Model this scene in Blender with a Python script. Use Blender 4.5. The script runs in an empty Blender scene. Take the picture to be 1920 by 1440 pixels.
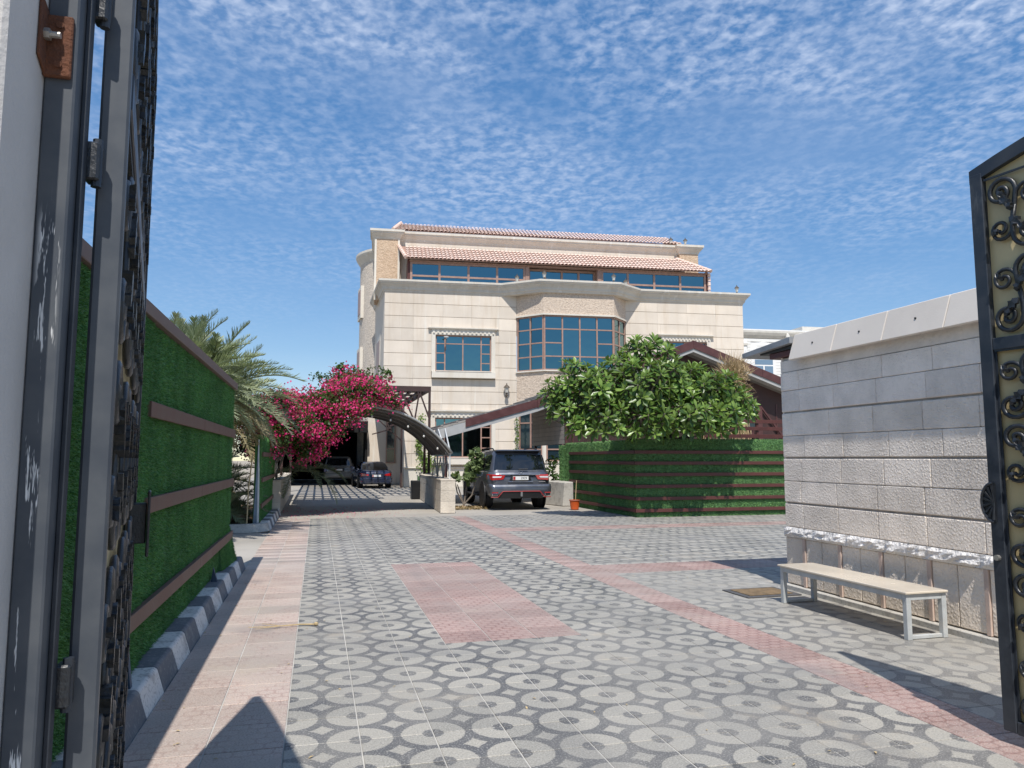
import bpy, math, random
import numpy as np
from mathutils import Vector, Matrix
R = math.radians
random.seed(7); rng = np.random.default_rng(11)
scene = bpy.context.scene
COL = scene.collection

# ------------------------------------------------------------------ camera
cam_d = bpy.data.cameras.new("camera"); cam = bpy.data.objects.new("camera", cam_d); COL.objects.link(cam)
cam.location = (0, 0, 1.58); cam.rotation_euler = (R(90 + 5.711), 0, R(-14.543))
cam_d.sensor_width = 36; cam_d.lens = 26.25; cam_d.clip_start = 0.05; cam_d.clip_end = 3000
scene.camera = cam

# ------------------------------------------------------------------ world, sun, exposure
SUN_AZ, SUN_EL = 12.0, 59.0          # light travels towards +Y, 12 degrees to +X
world = bpy.data.worlds.new("World"); scene.world = world; world.use_nodes = True
def build_world():
    nt = world.node_tree; N = nt.nodes; L = nt.links; N.clear()
    out = N.new("ShaderNodeOutputWorld"); bg = N.new("ShaderNodeBackground"); bg.inputs[1].default_value = 0.15
    sky = N.new("ShaderNodeTexSky"); sky.sky_type = 'NISHITA'; sky.sun_disc = False
    sky.sun_elevation = R(SUN_EL); sky.sun_rotation = R(180 + SUN_AZ); sky.air_density = 0.95; sky.dust_density = 0.1; sky.ozone_density = 1.1; sky.altitude = 900
    tc = N.new("ShaderNodeTexCoord"); sep = N.new("ShaderNodeSeparateXYZ"); L.new(tc.outputs["Generated"], sep.inputs[0])
    def math_(op, a, b=None, c=None):
        n = N.new("ShaderNodeMath"); n.operation = op
        for i, q in enumerate((a, b, c)):
            if q is None: continue
            if isinstance(q, (int, float)): n.inputs[i].default_value = q
            else: L.new(q, n.inputs[i])
        return n.outputs[0]
    z = math_('MAXIMUM', sep.outputs[2], 0.03)
    zz = math_('ADD', z, 0.06)
    cx = math_('DIVIDE', sep.outputs[0], zz); cy = math_('DIVIDE', sep.outputs[1], zz)
    cmb = N.new("ShaderNodeCombineXYZ"); L.new(cx, cmb.inputs[0]); L.new(cy, cmb.inputs[1])
    def noise(scale, det, rough, dist=0.0, off=(0, 0, 0), sc=(1, 1, 1), rot=0):
        m = N.new("ShaderNodeMapping"); L.new(cmb.outputs[0], m.inputs[0]); m.inputs[1].default_value = off; m.inputs[3].default_value = sc; m.inputs[2].default_value = (0, 0, rot)
        n = N.new("ShaderNodeTexNoise"); n.noise_dimensions = '2D'; n.inputs["Scale"].default_value = scale; n.inputs["Detail"].default_value = det
        n.inputs["Roughness"].default_value = rough; n.inputs["Distortion"].default_value = dist; L.new(m.outputs[0], n.inputs[0]); return n.outputs[0]
    def ramp(v, a, b):
        n = N.new("ShaderNodeMapRange"); n.interpolation_type = 'SMOOTHSTEP'; L.new(v, n.inputs[0])
        n.inputs[1].default_value = a; n.inputs[2].default_value = b; return n.outputs[0]
    puff = ramp(noise(25, 1.8, 0.5, 0.15, (3, 1, 0), (1.0, 0.9, 1), 0.35), 0.31, 0.78)
    puff2 = ramp(noise(55, 2.5, 0.55, 0.2, (0, 7, 0)), 0.36, 0.70)
    cover = ramp(noise(1.3, 3.0, 0.55, 0.3, (1.3, 0.2, 0)), 0.24, 0.66)
    veil = ramp(noise(1.7, 3, 0.5, 0.5, (5, 2, 0)), 0.32, 0.85)
    p = math_('ADD', math_('MULTIPLY', puff, 0.72), math_('MULTIPLY', puff2, 0.28))
    fac = math_('ADD', math_('MULTIPLY', math_('MULTIPLY', p, math_('ADD', math_('MULTIPLY', cover, 0.86), 0.14)), 0.72), math_('MULTIPLY', veil, 0.15))
    hfade = ramp(sep.outputs[2], 0.10, 0.50)
    fac = math_('MULTIPLY', fac, math_('ADD', math_('MULTIPLY', hfade, 0.92), 0.05))
    mix = N.new("ShaderNodeMix"); mix.data_type = 'RGBA'; L.new(fac, mix.inputs[0])
    gm = N.new("ShaderNodeGamma"); gm.inputs[1].default_value = 0.56; L.new(sky.outputs[0], gm.inputs[0])
    hs = N.new("ShaderNodeHueSaturation"); hs.inputs["Saturation"].default_value = 1.78; hs.inputs["Value"].default_value = 1.78; hs.inputs["Hue"].default_value = 0.507; L.new(gm.outputs[0], hs.inputs["Color"]); L.new(hs.outputs[0], mix.inputs[6])
    mix.inputs[7].default_value = (4.3, 4.9, 6.1, 1)
    L.new(mix.outputs[2], bg.inputs[0]); L.new(bg.outputs[0], out.inputs[0])
build_world()
sun_d = bpy.data.lights.new("sun", 'SUN'); sun = bpy.data.objects.new("sun", sun_d); COL.objects.link(sun)
sun_d.energy = 4.7; sun_d.angle = R(0.5); sun_d.color = (1.0, 0.955, 0.89)
_d = Vector((math.sin(R(SUN_AZ)) * math.cos(R(SUN_EL)), math.cos(R(SUN_AZ)) * math.cos(R(SUN_EL)), -math.sin(R(SUN_EL))))
sun.rotation_euler = _d.to_track_quat('-Z', 'Y').to_euler(); sun.location = (-4, -20, 40)
scene.view_settings.view_transform = 'Standard'; scene.view_settings.look = 'None'
scene.view_settings.exposure = 0.12; scene.view_settings.gamma = 1; scene.view_settings.use_curve_mapping = False

# ------------------------------------------------------------------ helpers
def srgb(r, g, b):
    f = lambda c: ((c / 255 + 0.055) / 1.055) ** 2.4 if c > 10 else c / 255 / 12.92
    return (f(r), f(g), f(b))
class NT:
    """small node helper"""
    def __init__(s, name):
        s.m = bpy.data.materials.new(name); s.m.use_nodes = True; s.N = s.m.node_tree.nodes; s.L = s.m.node_tree.links
        s.b = s.N["Principled BSDF"]
    def put(s, sock, v):
        if v is None: return
        if isinstance(v, (int, float)): sock.default_value = v
        elif isinstance(v, tuple): sock.default_value = (*v, 1) if len(v) == 3 and sock.type == 'RGBA' else v
        else: s.L.new(v, sock)
    def math(s, op, a, b=None, c=None, clamp=False):
        n = s.N.new("ShaderNodeMath"); n.operation = op; n.use_clamp = clamp
        for i, q in enumerate((a, b, c)): s.put(n.inputs[i], q)
        return n.outputs[0]
    def mix(s, f, a, b, mode='MIX'):
        n = s.N.new("ShaderNodeMix"); n.data_type = 'RGBA'; n.blend_type = mode
        s.put(n.inputs[0], f); s.put(n.inputs[6], a); s.put(n.inputs[7], b); return n.outputs[2]
    def pos(s): return s.N.new("ShaderNodeNewGeometry").outputs["Position"]
    def objc(s): return s.N.new("ShaderNodeTexCoord").outputs["Object"]
    def sep(s, v):
        n = s.N.new("ShaderNodeSeparateXYZ"); s.L.new(v, n.inputs[0]); return n.outputs
    def comb(s, x, y, z=0.0):
        n = s.N.new("ShaderNodeCombineXYZ"); s.put(n.inputs[0], x); s.put(n.inputs[1], y); s.put(n.inputs[2], z); return n.outputs[0]
    def noise(s, v, scale, det=3, rough=.55, stretch=None, dist=0):
        if stretch:
            m = s.N.new("ShaderNodeMapping"); s.L.new(v, m.inputs[0]); m.inputs[3].default_value = stretch; v = m.outputs[0]
        n = s.N.new("ShaderNodeTexNoise"); n.inputs["Scale"].default_value = scale; n.inputs["Detail"].default_value = det
        n.inputs["Roughness"].default_value = rough; n.inputs["Distortion"].default_value = dist; s.L.new(v, n.inputs[0]); return n.outputs[0]
    def voro(s, v, scale, feature='F1', rnd=1.0):
        n = s.N.new("ShaderNodeTexVoronoi"); n.feature = feature; n.inputs["Scale"].default_value = scale; n.inputs["Randomness"].default_value = rnd
        s.L.new(v, n.inputs[0]); return n.outputs[0]
    def ramp(s, v, a, b, lo=0.0, hi=1.0, smooth=True):
        n = s.N.new("ShaderNodeMapRange"); n.interpolation_type = 'SMOOTHSTEP' if smooth else 'LINEAR'; s.put(n.inputs[0], v)
        for i, q in enumerate((a, b, lo, hi)): n.inputs[i + 1].default_value = q
        return n.outputs[0]
    def rnd(s): return s.N.new("ShaderNodeObjectInfo").outputs["Random"]
    def bump(s, h, strength=.5, dist=.01, normal=None):
        n = s.N.new("ShaderNodeBump"); n.inputs["Strength"].default_value = strength; n.inputs["Distance"].default_value = dist
        s.put(n.inputs["Height"], h); s.put(n.inputs["Normal"], normal); return n.outputs[0]
    def done(s, col, rough=.6, normal=None, metal=0.0, spec=None, **kw):
        s.put(s.b.inputs["Base Color"], col); s.put(s.b.inputs["Roughness"], rough); s.put(s.b.inputs["Metallic"], metal)
        if spec is not None: s.put(s.b.inputs["Specular IOR Level"], spec)
        if normal is not None: s.L.new(normal, s.b.inputs["Normal"])
        for k, v in kw.items(): s.put(s.b.inputs[k.replace('_', ' ')], v)
        return s.m
def plain(name, col, rough=.6, var=.25, nscale=3.0, fine=60.0, bump=0.0, bscale=80.0, metal=0.0, spec=None, dirt=None, rnd=0.0, world_space=False, bdist=.01, **kw):
    """a surface of one colour with large and fine unevenness, optional dirt colour, bump and a per-object shift"""
    n = NT(name); p = n.pos() if world_space else n.objc()
    f1 = n.ramp(n.noise(p, nscale, 4), .3, .7); f2 = n.noise(p, fine, 2)
    lo = tuple(c * (1 - var) for c in col); c = n.mix(f1, lo, col)
    c = n.mix(n.math('MULTIPLY', f2, var * .8), c, tuple(q * (1 - var * 1.2) for q in col))
    if dirt: c = n.mix(n.ramp(n.noise(p, nscale * .6, 5, .65), .5, .78), c, dirt)
    if rnd: c = n.mix(1.0, c, n.comb(*[n.math('ADD', n.math('MULTIPLY', n.rnd(), rnd * 2), 1 - rnd)] * 3), 'MULTIPLY')
    nm = n.bump(n.noise(p, bscale, 4, .6), bump, bdist) if bump else None
    r = n.math('ADD', n.math('MULTIPLY', f1, .12), rough - .06)
    return n.done(c, r, nm, metal, spec, **kw)

class MB:
    def __init__(s): s.v = []; s.f = []
    def add(s, vs, fs):
        o = len(s.v); s.v += [tuple(p) for p in vs]; s.f += [tuple(i + o for i in f) for f in fs]; return s
    def box(s, x0, x1, y0, y1, z0, z1):
        return s.add([(x0, y0, z0), (x1, y0, z0), (x1, y1, z0), (x0, y1, z0), (x0, y0, z1), (x1, y0, z1), (x1, y1, z1), (x0, y1, z1)],
                     [(0, 3, 2, 1), (4, 5, 6, 7), (0, 1, 5, 4), (1, 2, 6, 5), (2, 3, 7, 6), (3, 0, 4, 7)])
    def hexa(s, p):   # 8 points: bottom ring, top ring
        return s.add(p, [(0, 3, 2, 1), (4, 5, 6, 7), (0, 1, 5, 4), (1, 2, 6, 5), (2, 3, 7, 6), (3, 0, 4, 7)])
    def bar(s, a, b, w, h, up=(0, 0, 1)):   # square bar from a to b
        a = Vector(a); b = Vector(b); d = (b - a).normalized(); u = Vector(up)
        if abs(d.dot(u)) > .98: u = Vector((0, 1, 0))
        x = d.cross(u).normalized() * w / 2; y = x.cross(d).normalized() * h / 2
        return s.hexa([a - x - y, a + x - y, b + x - y, b - x - y, a - x + y, a + x + y, b + x + y, b - x + y])
    def tube(s, pts, r, n=6, cap=True):
        pts = [Vector(p) for p in pts]; m = len(pts); rs = r if isinstance(r, (list, tuple)) else [r] * m
        ref = Vector((0, 0, 1)); vs = []
        for i, p in enumerate(pts):
            t = (pts[min(i + 1, m - 1)] - pts[max(i - 1, 0)]).normalized()
            if abs(t.dot(ref)) > .95: ref = Vector((1, 0, 0)) if abs(t.x) < .9 else Vector((0, 1, 0))
            a = t.cross(ref).normalized(); b = a.cross(t); ref = b
            vs += [p + (a * math.cos(2 * math.pi * k / n) + b * math.sin(2 * math.pi * k / n)) * rs[i] for k in range(n)]
        fs = [(i * n + k, i * n + (k + 1) % n, (i + 1) * n + (k + 1) % n, (i + 1) * n + k) for i in range(m - 1) for k in range(n)]
        if cap: fs += [tuple(range(n - 1, -1, -1)), tuple((m - 1) * n + k for k in range(n))]
        return s.add(vs, fs)
    def lathe(s, prof, c=(0, 0, 0), n=16, axis='z'):
        vs = []; m = len(prof)
        for r, z in prof:
            for k in range(n):
                a = 2 * math.pi * k / n; p = (r * math.cos(a), r * math.sin(a), z)
                if axis == 'x': p = (z, p[0], p[1])
                if axis == 'y': p = (p[0], z, p[1])
                vs.append((p[0] + c[0], p[1] + c[1], p[2] + c[2]))
        fs = [(i * n + k, i * n + (k + 1) % n, (i + 1) * n + (k + 1) % n, (i + 1) * n + k) for i in range(m - 1) for k in range(n)]
        fs += [tuple(range(n - 1, -1, -1)), tuple((m - 1) * n + k for k in range(n))]
        return s.add(vs, fs)
    def prism(s, poly, lo, hi, axis='y'):
        n = len(poly); q = {'y': lambda p, t: (p[0], t, p[1]), 'z': lambda p, t: (p[0], p[1], t), 'x': lambda p, t: (t, p[0], p[1])}[axis]
        vs = [q(p, lo) for p in poly] + [q(p, hi) for p in poly]
        return s.add(vs, [tuple(range(n - 1, -1, -1)), tuple(range(n, 2 * n))] + [(i, (i + 1) % n, n + (i + 1) % n, n + i) for i in range(n)])
    def sweep(s, path, prof, closed=False):   # profile (out, z) along a 2D path, outward to the right of travel
        P = [Vector(p) for p in path]; n = len(P); k = len(prof); vs = []
        for i in range(n):
            a = P[i] - P[i - 1] if (i > 0 or closed) else P[1] - P[0]
            b = P[(i + 1) % n] - P[i] if (i < n - 1 or closed) else P[-1] - P[-2]
            na = Vector((a.y, -a.x)).normalized(); nb = Vector((b.y, -b.x)).normalized()
            m = (na + nb); m = m / max(m.dot(na), .3)
            vs += [(P[i].x + m.x * d, P[i].y + m.y * d, z) for d, z in prof]
        e = n if closed else n - 1
        fs = [(i * k + j, i * k + (j + 1) % k, ((i + 1) % n) * k + (j + 1) % k, ((i + 1) % n) * k + j) for i in range(e) for j in range(k)]
        if not closed: fs += [tuple(range(k - 1, -1, -1)), tuple((n - 1) * k + j for j in range(k))]
        return s.add(vs, fs)
    def mesh(s, name, bevel=0, seg=1, fix=True):
        me = bpy.data.meshes.new(name); me.from_pydata(s.v, [], s.f)
        if fix or bevel:
            import bmesh
            bm = bmesh.new(); bm.from_mesh(me)
            if fix: bmesh.ops.recalc_face_normals(bm, faces=bm.faces)
            if bevel: bmesh.ops.bevel(bm, geom=list(bm.edges), offset=bevel, segments=seg, affect='EDGES', profile=.5, clamp_overlap=True)
            bm.to_mesh(me); bm.free()
        return me
    def build(s, name, mat, parent=None, bevel=0, seg=1, smooth=False, loc=None, fix=True):
        return obj(name, s.mesh(name, bevel, seg, fix), mat, parent, smooth, loc)
def obj(name, me, mat=None, parent=None, smooth=False, loc=None, rot=None, scale=None):
    o = bpy.data.objects.new(name, me); COL.objects.link(o)
    if mat is not None and len(me.materials) == 0: me.materials.append(mat)
    if parent: o.parent = parent
    if smooth and hasattr(me, 'polygons'): me.polygons.foreach_set('use_smooth', [True] * len(me.polygons))
    if loc is not None: o.location = loc
    if rot is not None: o.rotation_euler = rot
    if scale is not None: o.scale = scale
    return o
def empty(name, loc=(0, 0, 0), rz=0.0):
    o = bpy.data.objects.new(name, None); COL.objects.link(o); o.location = loc; o.rotation_euler = (0, 0, rz); o.empty_display_size = .2; return o
def tag(o, label, cat, group=None):
    o["label"] = label; o["category"] = cat
    if group: o["group"] = group
    return o
def kind(o, k): o["kind"] = k; return o
def copy_tree(o, parent=None):
    c = o.copy(); COL.objects.link(c); c.parent = parent
    for ch in list(o.children): copy_tree(ch, c)
    return c
def npmesh(name, v, f, smooth=False):
    """numpy arrays (n,3) and (m,3|4) to a mesh"""
    me = bpy.data.meshes.new(name); v = np.asarray(v, np.float32); f = np.asarray(f, np.int32); k = f.shape[1]
    me.vertices.add(len(v)); me.vertices.foreach_set('co', v.ravel())
    me.loops.add(f.size); me.loops.foreach_set('vertex_index', f.ravel())
    me.polygons.add(len(f)); me.polygons.foreach_set('loop_start', np.arange(0, f.size, k, dtype=np.int32)); me.polygons.foreach_set('loop_total', np.full(len(f), k, np.int32))
    if smooth: me.polygons.foreach_set('use_smooth', np.ones(len(f), bool))
    me.update(calc_edges=True); return me
def norm(a): return a / np.maximum(np.linalg.norm(a, axis=-1, keepdims=True), 1e-9)
def scatter(tv, tf, pos, xdir, zdir, scale):
    """place a template (k,3)/(m,q) at N points; local x along xdir, z near zdir"""
    tv = np.asarray(tv, float); tf = np.asarray(tf); pos = np.asarray(pos, float)
    x = norm(np.asarray(xdir, float)); y = norm(np.cross(zdir, x)); z = np.cross(x, y)
    sc = np.asarray(scale, float); sc = sc[:, None] if sc.ndim == 1 else sc
    t = tv[None] * sc[:, None, :]
    v = pos[:, None] + t[..., 0:1] * x[:, None] + t[..., 1:2] * y[:, None] + t[..., 2:3] * z[:, None]
    n, k = len(pos), len(tv)
    f = tf[None] + (np.arange(n) * k)[:, None, None]
    return v.reshape(-1, 3), f.reshape(-1, tf.shape[1])
def rects_minus(rects, holes):
    for (a0, a1, b0, b1) in holes:
        out = []
        for (x0, x1, y0, y1) in rects:
            if a0 >= x1 or a1 <= x0 or b0 >= y1 or b1 <= y0: out.append((x0, x1, y0, y1)); continue
            if x0 < a0: out.append((x0, a0, y0, y1))
            if a1 < x1: out.append((a1, x1, y0, y1))
            m0, m1 = max(x0, a0), min(x1, a1)
            if y0 < b0: out.append((m0, m1, y0, b0))
            if b1 < y1: out.append((m0, m1, b1, y1))
        rects = out
    return [r for r in rects if r[1] - r[0] > .01 and r[3] - r[2] > .01]
def text(name, body, size, mat, parent, loc, rot, ext=.003, align='CENTER'):
    c = bpy.data.curves.new(name, 'FONT'); c.body = body; c.size = size; c.extrude = ext; c.align_x = align; c.align_y = 'CENTER'; c.resolution_u = 3
    tmp = bpy.data.objects.new(name, c); COL.objects.link(tmp); bpy.context.view_layer.update(); me = bpy.data.meshes.new_from_object(tmp.evaluated_get(bpy.context.evaluated_depsgraph_get())); bpy.data.objects.remove(tmp)
    me.materials.clear(); return obj(name, me, mat, parent, loc=loc, rot=rot)
# ================================================================== ground and paving
T, X0, Y0 = 0.4144, -0.14, 4.47
def tile_material(name, style, dust):
    n = NT(name); p = n.pos(); x, y, z = n.sep(p)
    gx = n.math('DIVIDE', n.math('SUBTRACT', x, X0), T); gy = n.math('DIVIDE', n.math('SUBTRACT', y, Y0), T)
    wn = n.N.new("ShaderNodeTexWhiteNoise"); wn.noise_dimensions = '2D'
    n.L.new(n.comb(n.math('FLOOR', gx), n.math('FLOOR', gy)), wn.inputs[0]); tile_r = wn.outputs[0]
    speck = n.noise(p, 160, 2, .7); speck2 = n.noise(p, 420, 1, .6); big = n.noise(p, .55, 4, .6); mid = n.noise(p, 3.2, 4, .6)
    if style == 'circle':
        fr = lambda g: n.math('SUBTRACT', g, n.math('ROUND', g))
        du, dv = fr(gx), fr(gy)
        r = n.math('SQRT', n.math('ADD', n.math('MULTIPLY', du, du), n.math('MULTIPLY', dv, dv)))
        r = n.math('ADD', r, n.math('MULTIPLY', n.math('SUBTRACT', n.noise(p, 60, 2), .5), .05))
        ring = n.math('MULTIPLY', n.ramp(r, .140, .160), n.ramp(r, .436, .452, 1, 0)); star = n.ramp(r, .585, .603)
        fac = n.math('MAXIMUM', ring, star)
        light = n.mix(n.ramp(speck, .42, .62), (.385, .366, .322), (.245, .24, .215)); light = n.mix(n.math('MULTIPLY', tile_r, .35), light, (.41, .375, .31))
        dark = n.mix(n.ramp(speck2, .46, .64), (.045, .048, .053), (.155, .155, .157))
        c = n.mix(fac, dark, light)
    elif style in ('pink', 'sand'):
        row = n.math('FLOOR', n.math('MULTIPLY', gy, 5)); sh = n.math('MULTIPLY', n.math('MODULO', n.math('ABSOLUTE', row), 2), .5)
        u = n.math('ADD', n.math('MULTIPLY', gx, 4), sh); v = n.math('MULTIPLY', gy, 5)
        fu = n.math('ABSOLUTE', n.math('SUBTRACT', n.math('FRACT', u), .5)); fv = n.math('ABSOLUTE', n.math('SUBTRACT', n.math('FRACT', v), .5))
        d = n.math('POWER', n.math('ADD', n.math('POWER', fu, 3.0), n.math('POWER', fv, 3.0)), .333)
        fac = n.ramp(d, .40, .47, 1, 0)
        if style == 'pink':
            light = n.mix(n.ramp(speck, .4, .65), (.43, .26, .225), (.34, .19, .165)); dark = n.mix(n.ramp(mid, .4, .6), (.235, .105, .09), (.33, .185, .16))
        else:
            light = n.mix(n.ramp(speck, .4, .65), (.55, .42, .355), (.45, .34, .285)); dark = n.mix(n.ramp(mid, .4, .62), (.41, .285, .24), (.52, .405, .335))
        c = n.mix(fac, dark, light); c = n.mix(n.math('MULTIPLY', tile_r, .25), c, n.mix(fac, dark, (.50, .42, .37)))
    else:
        ww = n.math('MULTIPLY', n.math('SINE', n.math('MULTIPLY', gx, 11.4)), .12)
        v = n.math('ADD', n.math('MULTIPLY', gy, 3), ww); row = n.math('FLOOR', v)
        u = n.math('ADD', n.math('MULTIPLY', gx, 1.8), n.math('MULTIPLY', n.math('MODULO', n.math('ABSOLUTE', row), 2), .5))
        fu = n.math('ABSOLUTE', n.math('SUBTRACT', n.math('FRACT', u), .5)); fv = n.math('ABSOLUTE', n.math('SUBTRACT', n.math('FRACT', v), .5))
        fac = n.math('MULTIPLY', n.ramp(fu, .42, .47, 1, 0), n.ramp(fv, .33, .42, 1, 0))
        light = n.mix(n.ramp(speck, .4, .65), (.40, .395, .375), (.31, .31, .30)); dark = n.mix(n.ramp(mid, .42, .62), (.11, .11, .115), (.30, .295, .285))
        c = n.mix(fac, dark, light)
    c = n.mix(1.0, c, n.comb(*[n.math('ADD', n.math('MULTIPLY', tile_r, .32), .80)] * 3), 'MULTIPLY')
    grit = n.noise(p, 95, 1, .5); c = n.mix(n.math('MULTIPLY', n.ramp(grit, .56, .64), .45), c, (.55, .53, .49)); c = n.mix(n.math('MULTIPLY', n.ramp(grit, .36, .44, 1, 0), .40), c, (.09, .09, .095))
    dm = n.math('MULTIPLY', n.ramp(n.math('ADD', n.math('MULTIPLY', big, .75), n.math('MULTIPLY', mid, .25)), .36, .66), dust[1])
    c = n.mix(n.math('ADD', dm, dust[0], clamp=True), c, n.mix(mid, (.37, .34, .295), (.29, .285, .27)))
    # pale cement smears where the joints were grouted
    sm = n.ramp(n.noise(p, 2.1, 6, .72, (1, .35, 1)), .66, .72)
    c = n.mix(n.math('MULTIPLY', sm, .35), c, (.58, .56, .52))
    for xc, am in ((1.15, .22), (2.75, .22)):
        tx = n.math('ABSOLUTE', n.math('SUBTRACT', n.math('SUBTRACT', x, n.math('MULTIPLY', n.math('SINE', n.math('MULTIPLY', y, .22)), .35)), xc))
        tk = n.math('MULTIPLY', n.ramp(tx, .07, .2, 1, 0), n.ramp(n.noise(p, 1.4, 3, .6, (1, .3, 1)), .40, .62)); c = n.mix(n.math('MULTIPLY', tk, am), c, (.12, .12, .125))
    sd = n.ramp(n.noise(p, 1.1, 6, .7), .57, .70); c = n.mix(n.math('MULTIPLY', sd, .35), c, (.47, .40, .30))
    oil = n.ramp(n.noise(p, .9, 3, .5), .60, .75); c = n.mix(n.math('MULTIPLY', oil, .5), c, (.13, .135, .15))
    h = n.math('ADD', n.math('MULTIPLY', speck, .5), n.math('MULTIPLY', mid, .5))
    return n.done(c, n.ramp(mid, .3, .7, .42, .62), n.bump(h, .22, .003), spec=.4)
tile_mats = {'circle': tile_material('terrazzo_circle_tile', 'circle', (0.02, .55)), 'dusty': tile_material('dusty_circle_tile', 'circle', (0.38, .45)),
             'pink': tile_material('pink_cobble_tile', 'pink', (0.08, .40)), 'sand': tile_material('sandy_pink_tile', 'sand', (0.05, .5)),
             'wave': tile_material('pale_circle_tile', 'circle', (0.16, .50))}
ground_mat = plain('sand_ground', (.42, .36, .28), .95, .3, .4, 20, .4, 30, world_space=True)
concrete_mat = plain('dusty_concrete', (.40, .37, .325), .85, .22, .5, 30, .25, 60, dirt=(.28, .255, .22), world_space=True)
grout_mat = plain('pale_grout', (.56, .54, .50), .9, .35, 2.0, 40, .2, 90, world_space=True)
soil_mat = plain('red_soil', (.21, .125, .075), .98, .45, 3, 30, .9, 40, world_space=True, bdist=.03)
E_ = 600
kind(MB().add([(-E_, -E_, -.06), (E_, -E_, -.06), (E_, E_, -.06), (-E_, E_, -.06)], [(0, 1, 2, 3)]).build('ground', ground_mat), 'structure')
XR = X0 + 34 * T; YN = Y0 - 14 * T; YF = Y0 + 39 * T
paving = kind(MB().add([(X0 - 2 * T, YN, -.0045), (XR, YN, -.0045), (XR, YF, -.0045), (X0 - 2 * T, YF, -.0045)], [(0, 1, 2, 3)]).build('paving', grout_mat), 'structure')
kind(MB().add([(-5.2, YF, -.012), (XR + 3, YF, -.012), (XR + 3, 75, -.012), (-5.2, 75, -.012)], [(0, 1, 2, 3)]).build('driveway', concrete_mat), 'structure')
kind(MB().add([(-14, 11.75, -.014), (X0 - 2 * T, 11.75, -.014), (X0 - 2 * T, 17.2, -.014), (-14, 17.2, -.014)], [(0, 1, 2, 3)]).build('side_lane', concrete_mat), 'structure')
def tile_geom(g=.0038, c=.0025):
    a, b, h = T / 2 - g, T / 2 - g - c, .007
    vs = [(-a, -a, -h), (a, -a, -h), (a, a, -h), (-a, a, -h), (-a, -a, -c), (a, -a, -c), (a, a, -c), (-a, a, -c), (-b, -b, 0), (b, -b, 0), (b, b, 0), (-b, b, 0)]
    fs = [(0, 1, 5, 4), (1, 2, 6, 5), (2, 3, 7, 6), (3, 0, 4, 7), (4, 5, 9, 8), (5, 6, 10, 9), (6, 7, 11, 10), (7, 4, 8, 11), (8, 9, 10, 11)]
    return vs, fs
def tile_style(i, j):
    y = Y0 + (j + .5) * T
    if i < 0: return 'sand'
    if i == 9: return 'pink'
    if i < 9: return 'pink' if (3 <= i < 6 and 5 <= j < 17) else 'circle'
    if j in (13, 14): return 'pink'
    if y > 10.6: return 'pink' if (15.9 < y < 17.0 or y > 19.6 and i > 20) else 'wave'
    return 'dusty'
def cam_px(p):
    d = cam.rotation_euler.to_matrix().transposed() @ (Vector(p) - cam.location)
    return (d.x / -d.z * 1400, -d.y / -d.z * 1400, -d.z) if d.z < -.1 else None
tv_, tf_ = tile_geom(); tiles = []
for i in range(-2, 34):
    for j in range(-14, 39):
        x, y = X0 + (i + .5) * T, Y0 + (j + .5) * T
        if x > 5.75 and y < 8.3: continue
        if x > 8.5 and y > 19.0: continue
        q = cam_px((x, y, 0)); vis = q and abs(q[0]) < 980 and abs(q[1]) < 740
        if x > 5.65 and y < 9.5: vis = False
        tiles.append((0 if vis else 1, q[2] if q else 99, i, j, x, y))
tiles.sort()
tile_meshes = {}
for k_, m_ in tile_mats.items():
    me = bpy.data.meshes.new('floor_tile'); me.from_pydata(tv_, [], tf_); me.materials.append(m_); tile_meshes[k_] = me
rest = {k_: [] for k_ in tile_mats}
for n_, (vis, d, i, j, x, y) in enumerate(tiles):
    st = tile_style(i, j); dz = random.uniform(-.0012, .0012)
    if n_ < 295:
        obj('floor_tile', tile_meshes[st], None, paving, loc=(x, y, dz), rot=(random.uniform(-.002, .002), random.uniform(-.002, .002), 0))
    else: rest[st].append((x, y, dz))
for st, pts in rest.items():
    if not pts: continue
    p = np.array(pts); ones = np.ones((len(p), 3)); v, f = scatter(tv_, np.array(tf_), p, np.tile((1., 0, 0), (len(p), 1)), np.tile((0, 0, 1.), (len(p), 1)), np.ones(len(p)))
    kind(obj('floor_tiles', npmesh('floor_tiles', v, f), tile_mats[st], paving), 'stuff')

# ------------------------------------------------------------------ kerbs (black and white stones)
def kerb_mat(name, col, scuff):
    n = NT(name); p = n.pos(); c = n.mix(n.ramp(n.noise(p, 5, 5, .65), .48, .66), col, scuff)
    c = n.mix(n.ramp(n.noise(p, 40, 3), .5, .8), c, (.24, .235, .225)); return n.done(c, .75, n.bump(n.noise(p, 60, 4), .3, .006))
kb, kw, kc = kerb_mat('black_kerb_paint', (.12, .13, .145), (.19, .195, .20)), kerb_mat('white_kerb_paint', (.66, .64, .60), (.44, .42, .39)), kerb_mat('bare_kerb', (.46, .44, .40), (.34, .32, .29))
KX = X0 - 2 * T
def kerb_stone(l):
    return MB().prism([(0, -.02), (-.055, .155), (-.075, .17), (-.24, .17), (-.24, -.02)], 0, l, 'y')
kerb = kind(empty('kerb', (KX, 0, 0)), 'structure'); kl = .545; km = kerb_stone(kl - .008).mesh('kerb_stone', .006)
y = 1.9; i = 0
while y < 11.3:
    o = obj('kerb_stone', km.copy(), kw if i % 2 == 0 else kb, kerb, loc=(random.uniform(-.004, .004), y, random.uniform(-.004, .004))); y += kl; i += 1
far_kerb = kind(empty('kerb', (KX, 0, 0)), 'structure')
y = 17.75; i = 0
while y < 22.2:
    obj('kerb_stone', km.copy(), kw if i % 2 == 0 else kb, far_kerb, loc=(0, y, 0)); y += kl; i += 1
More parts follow.
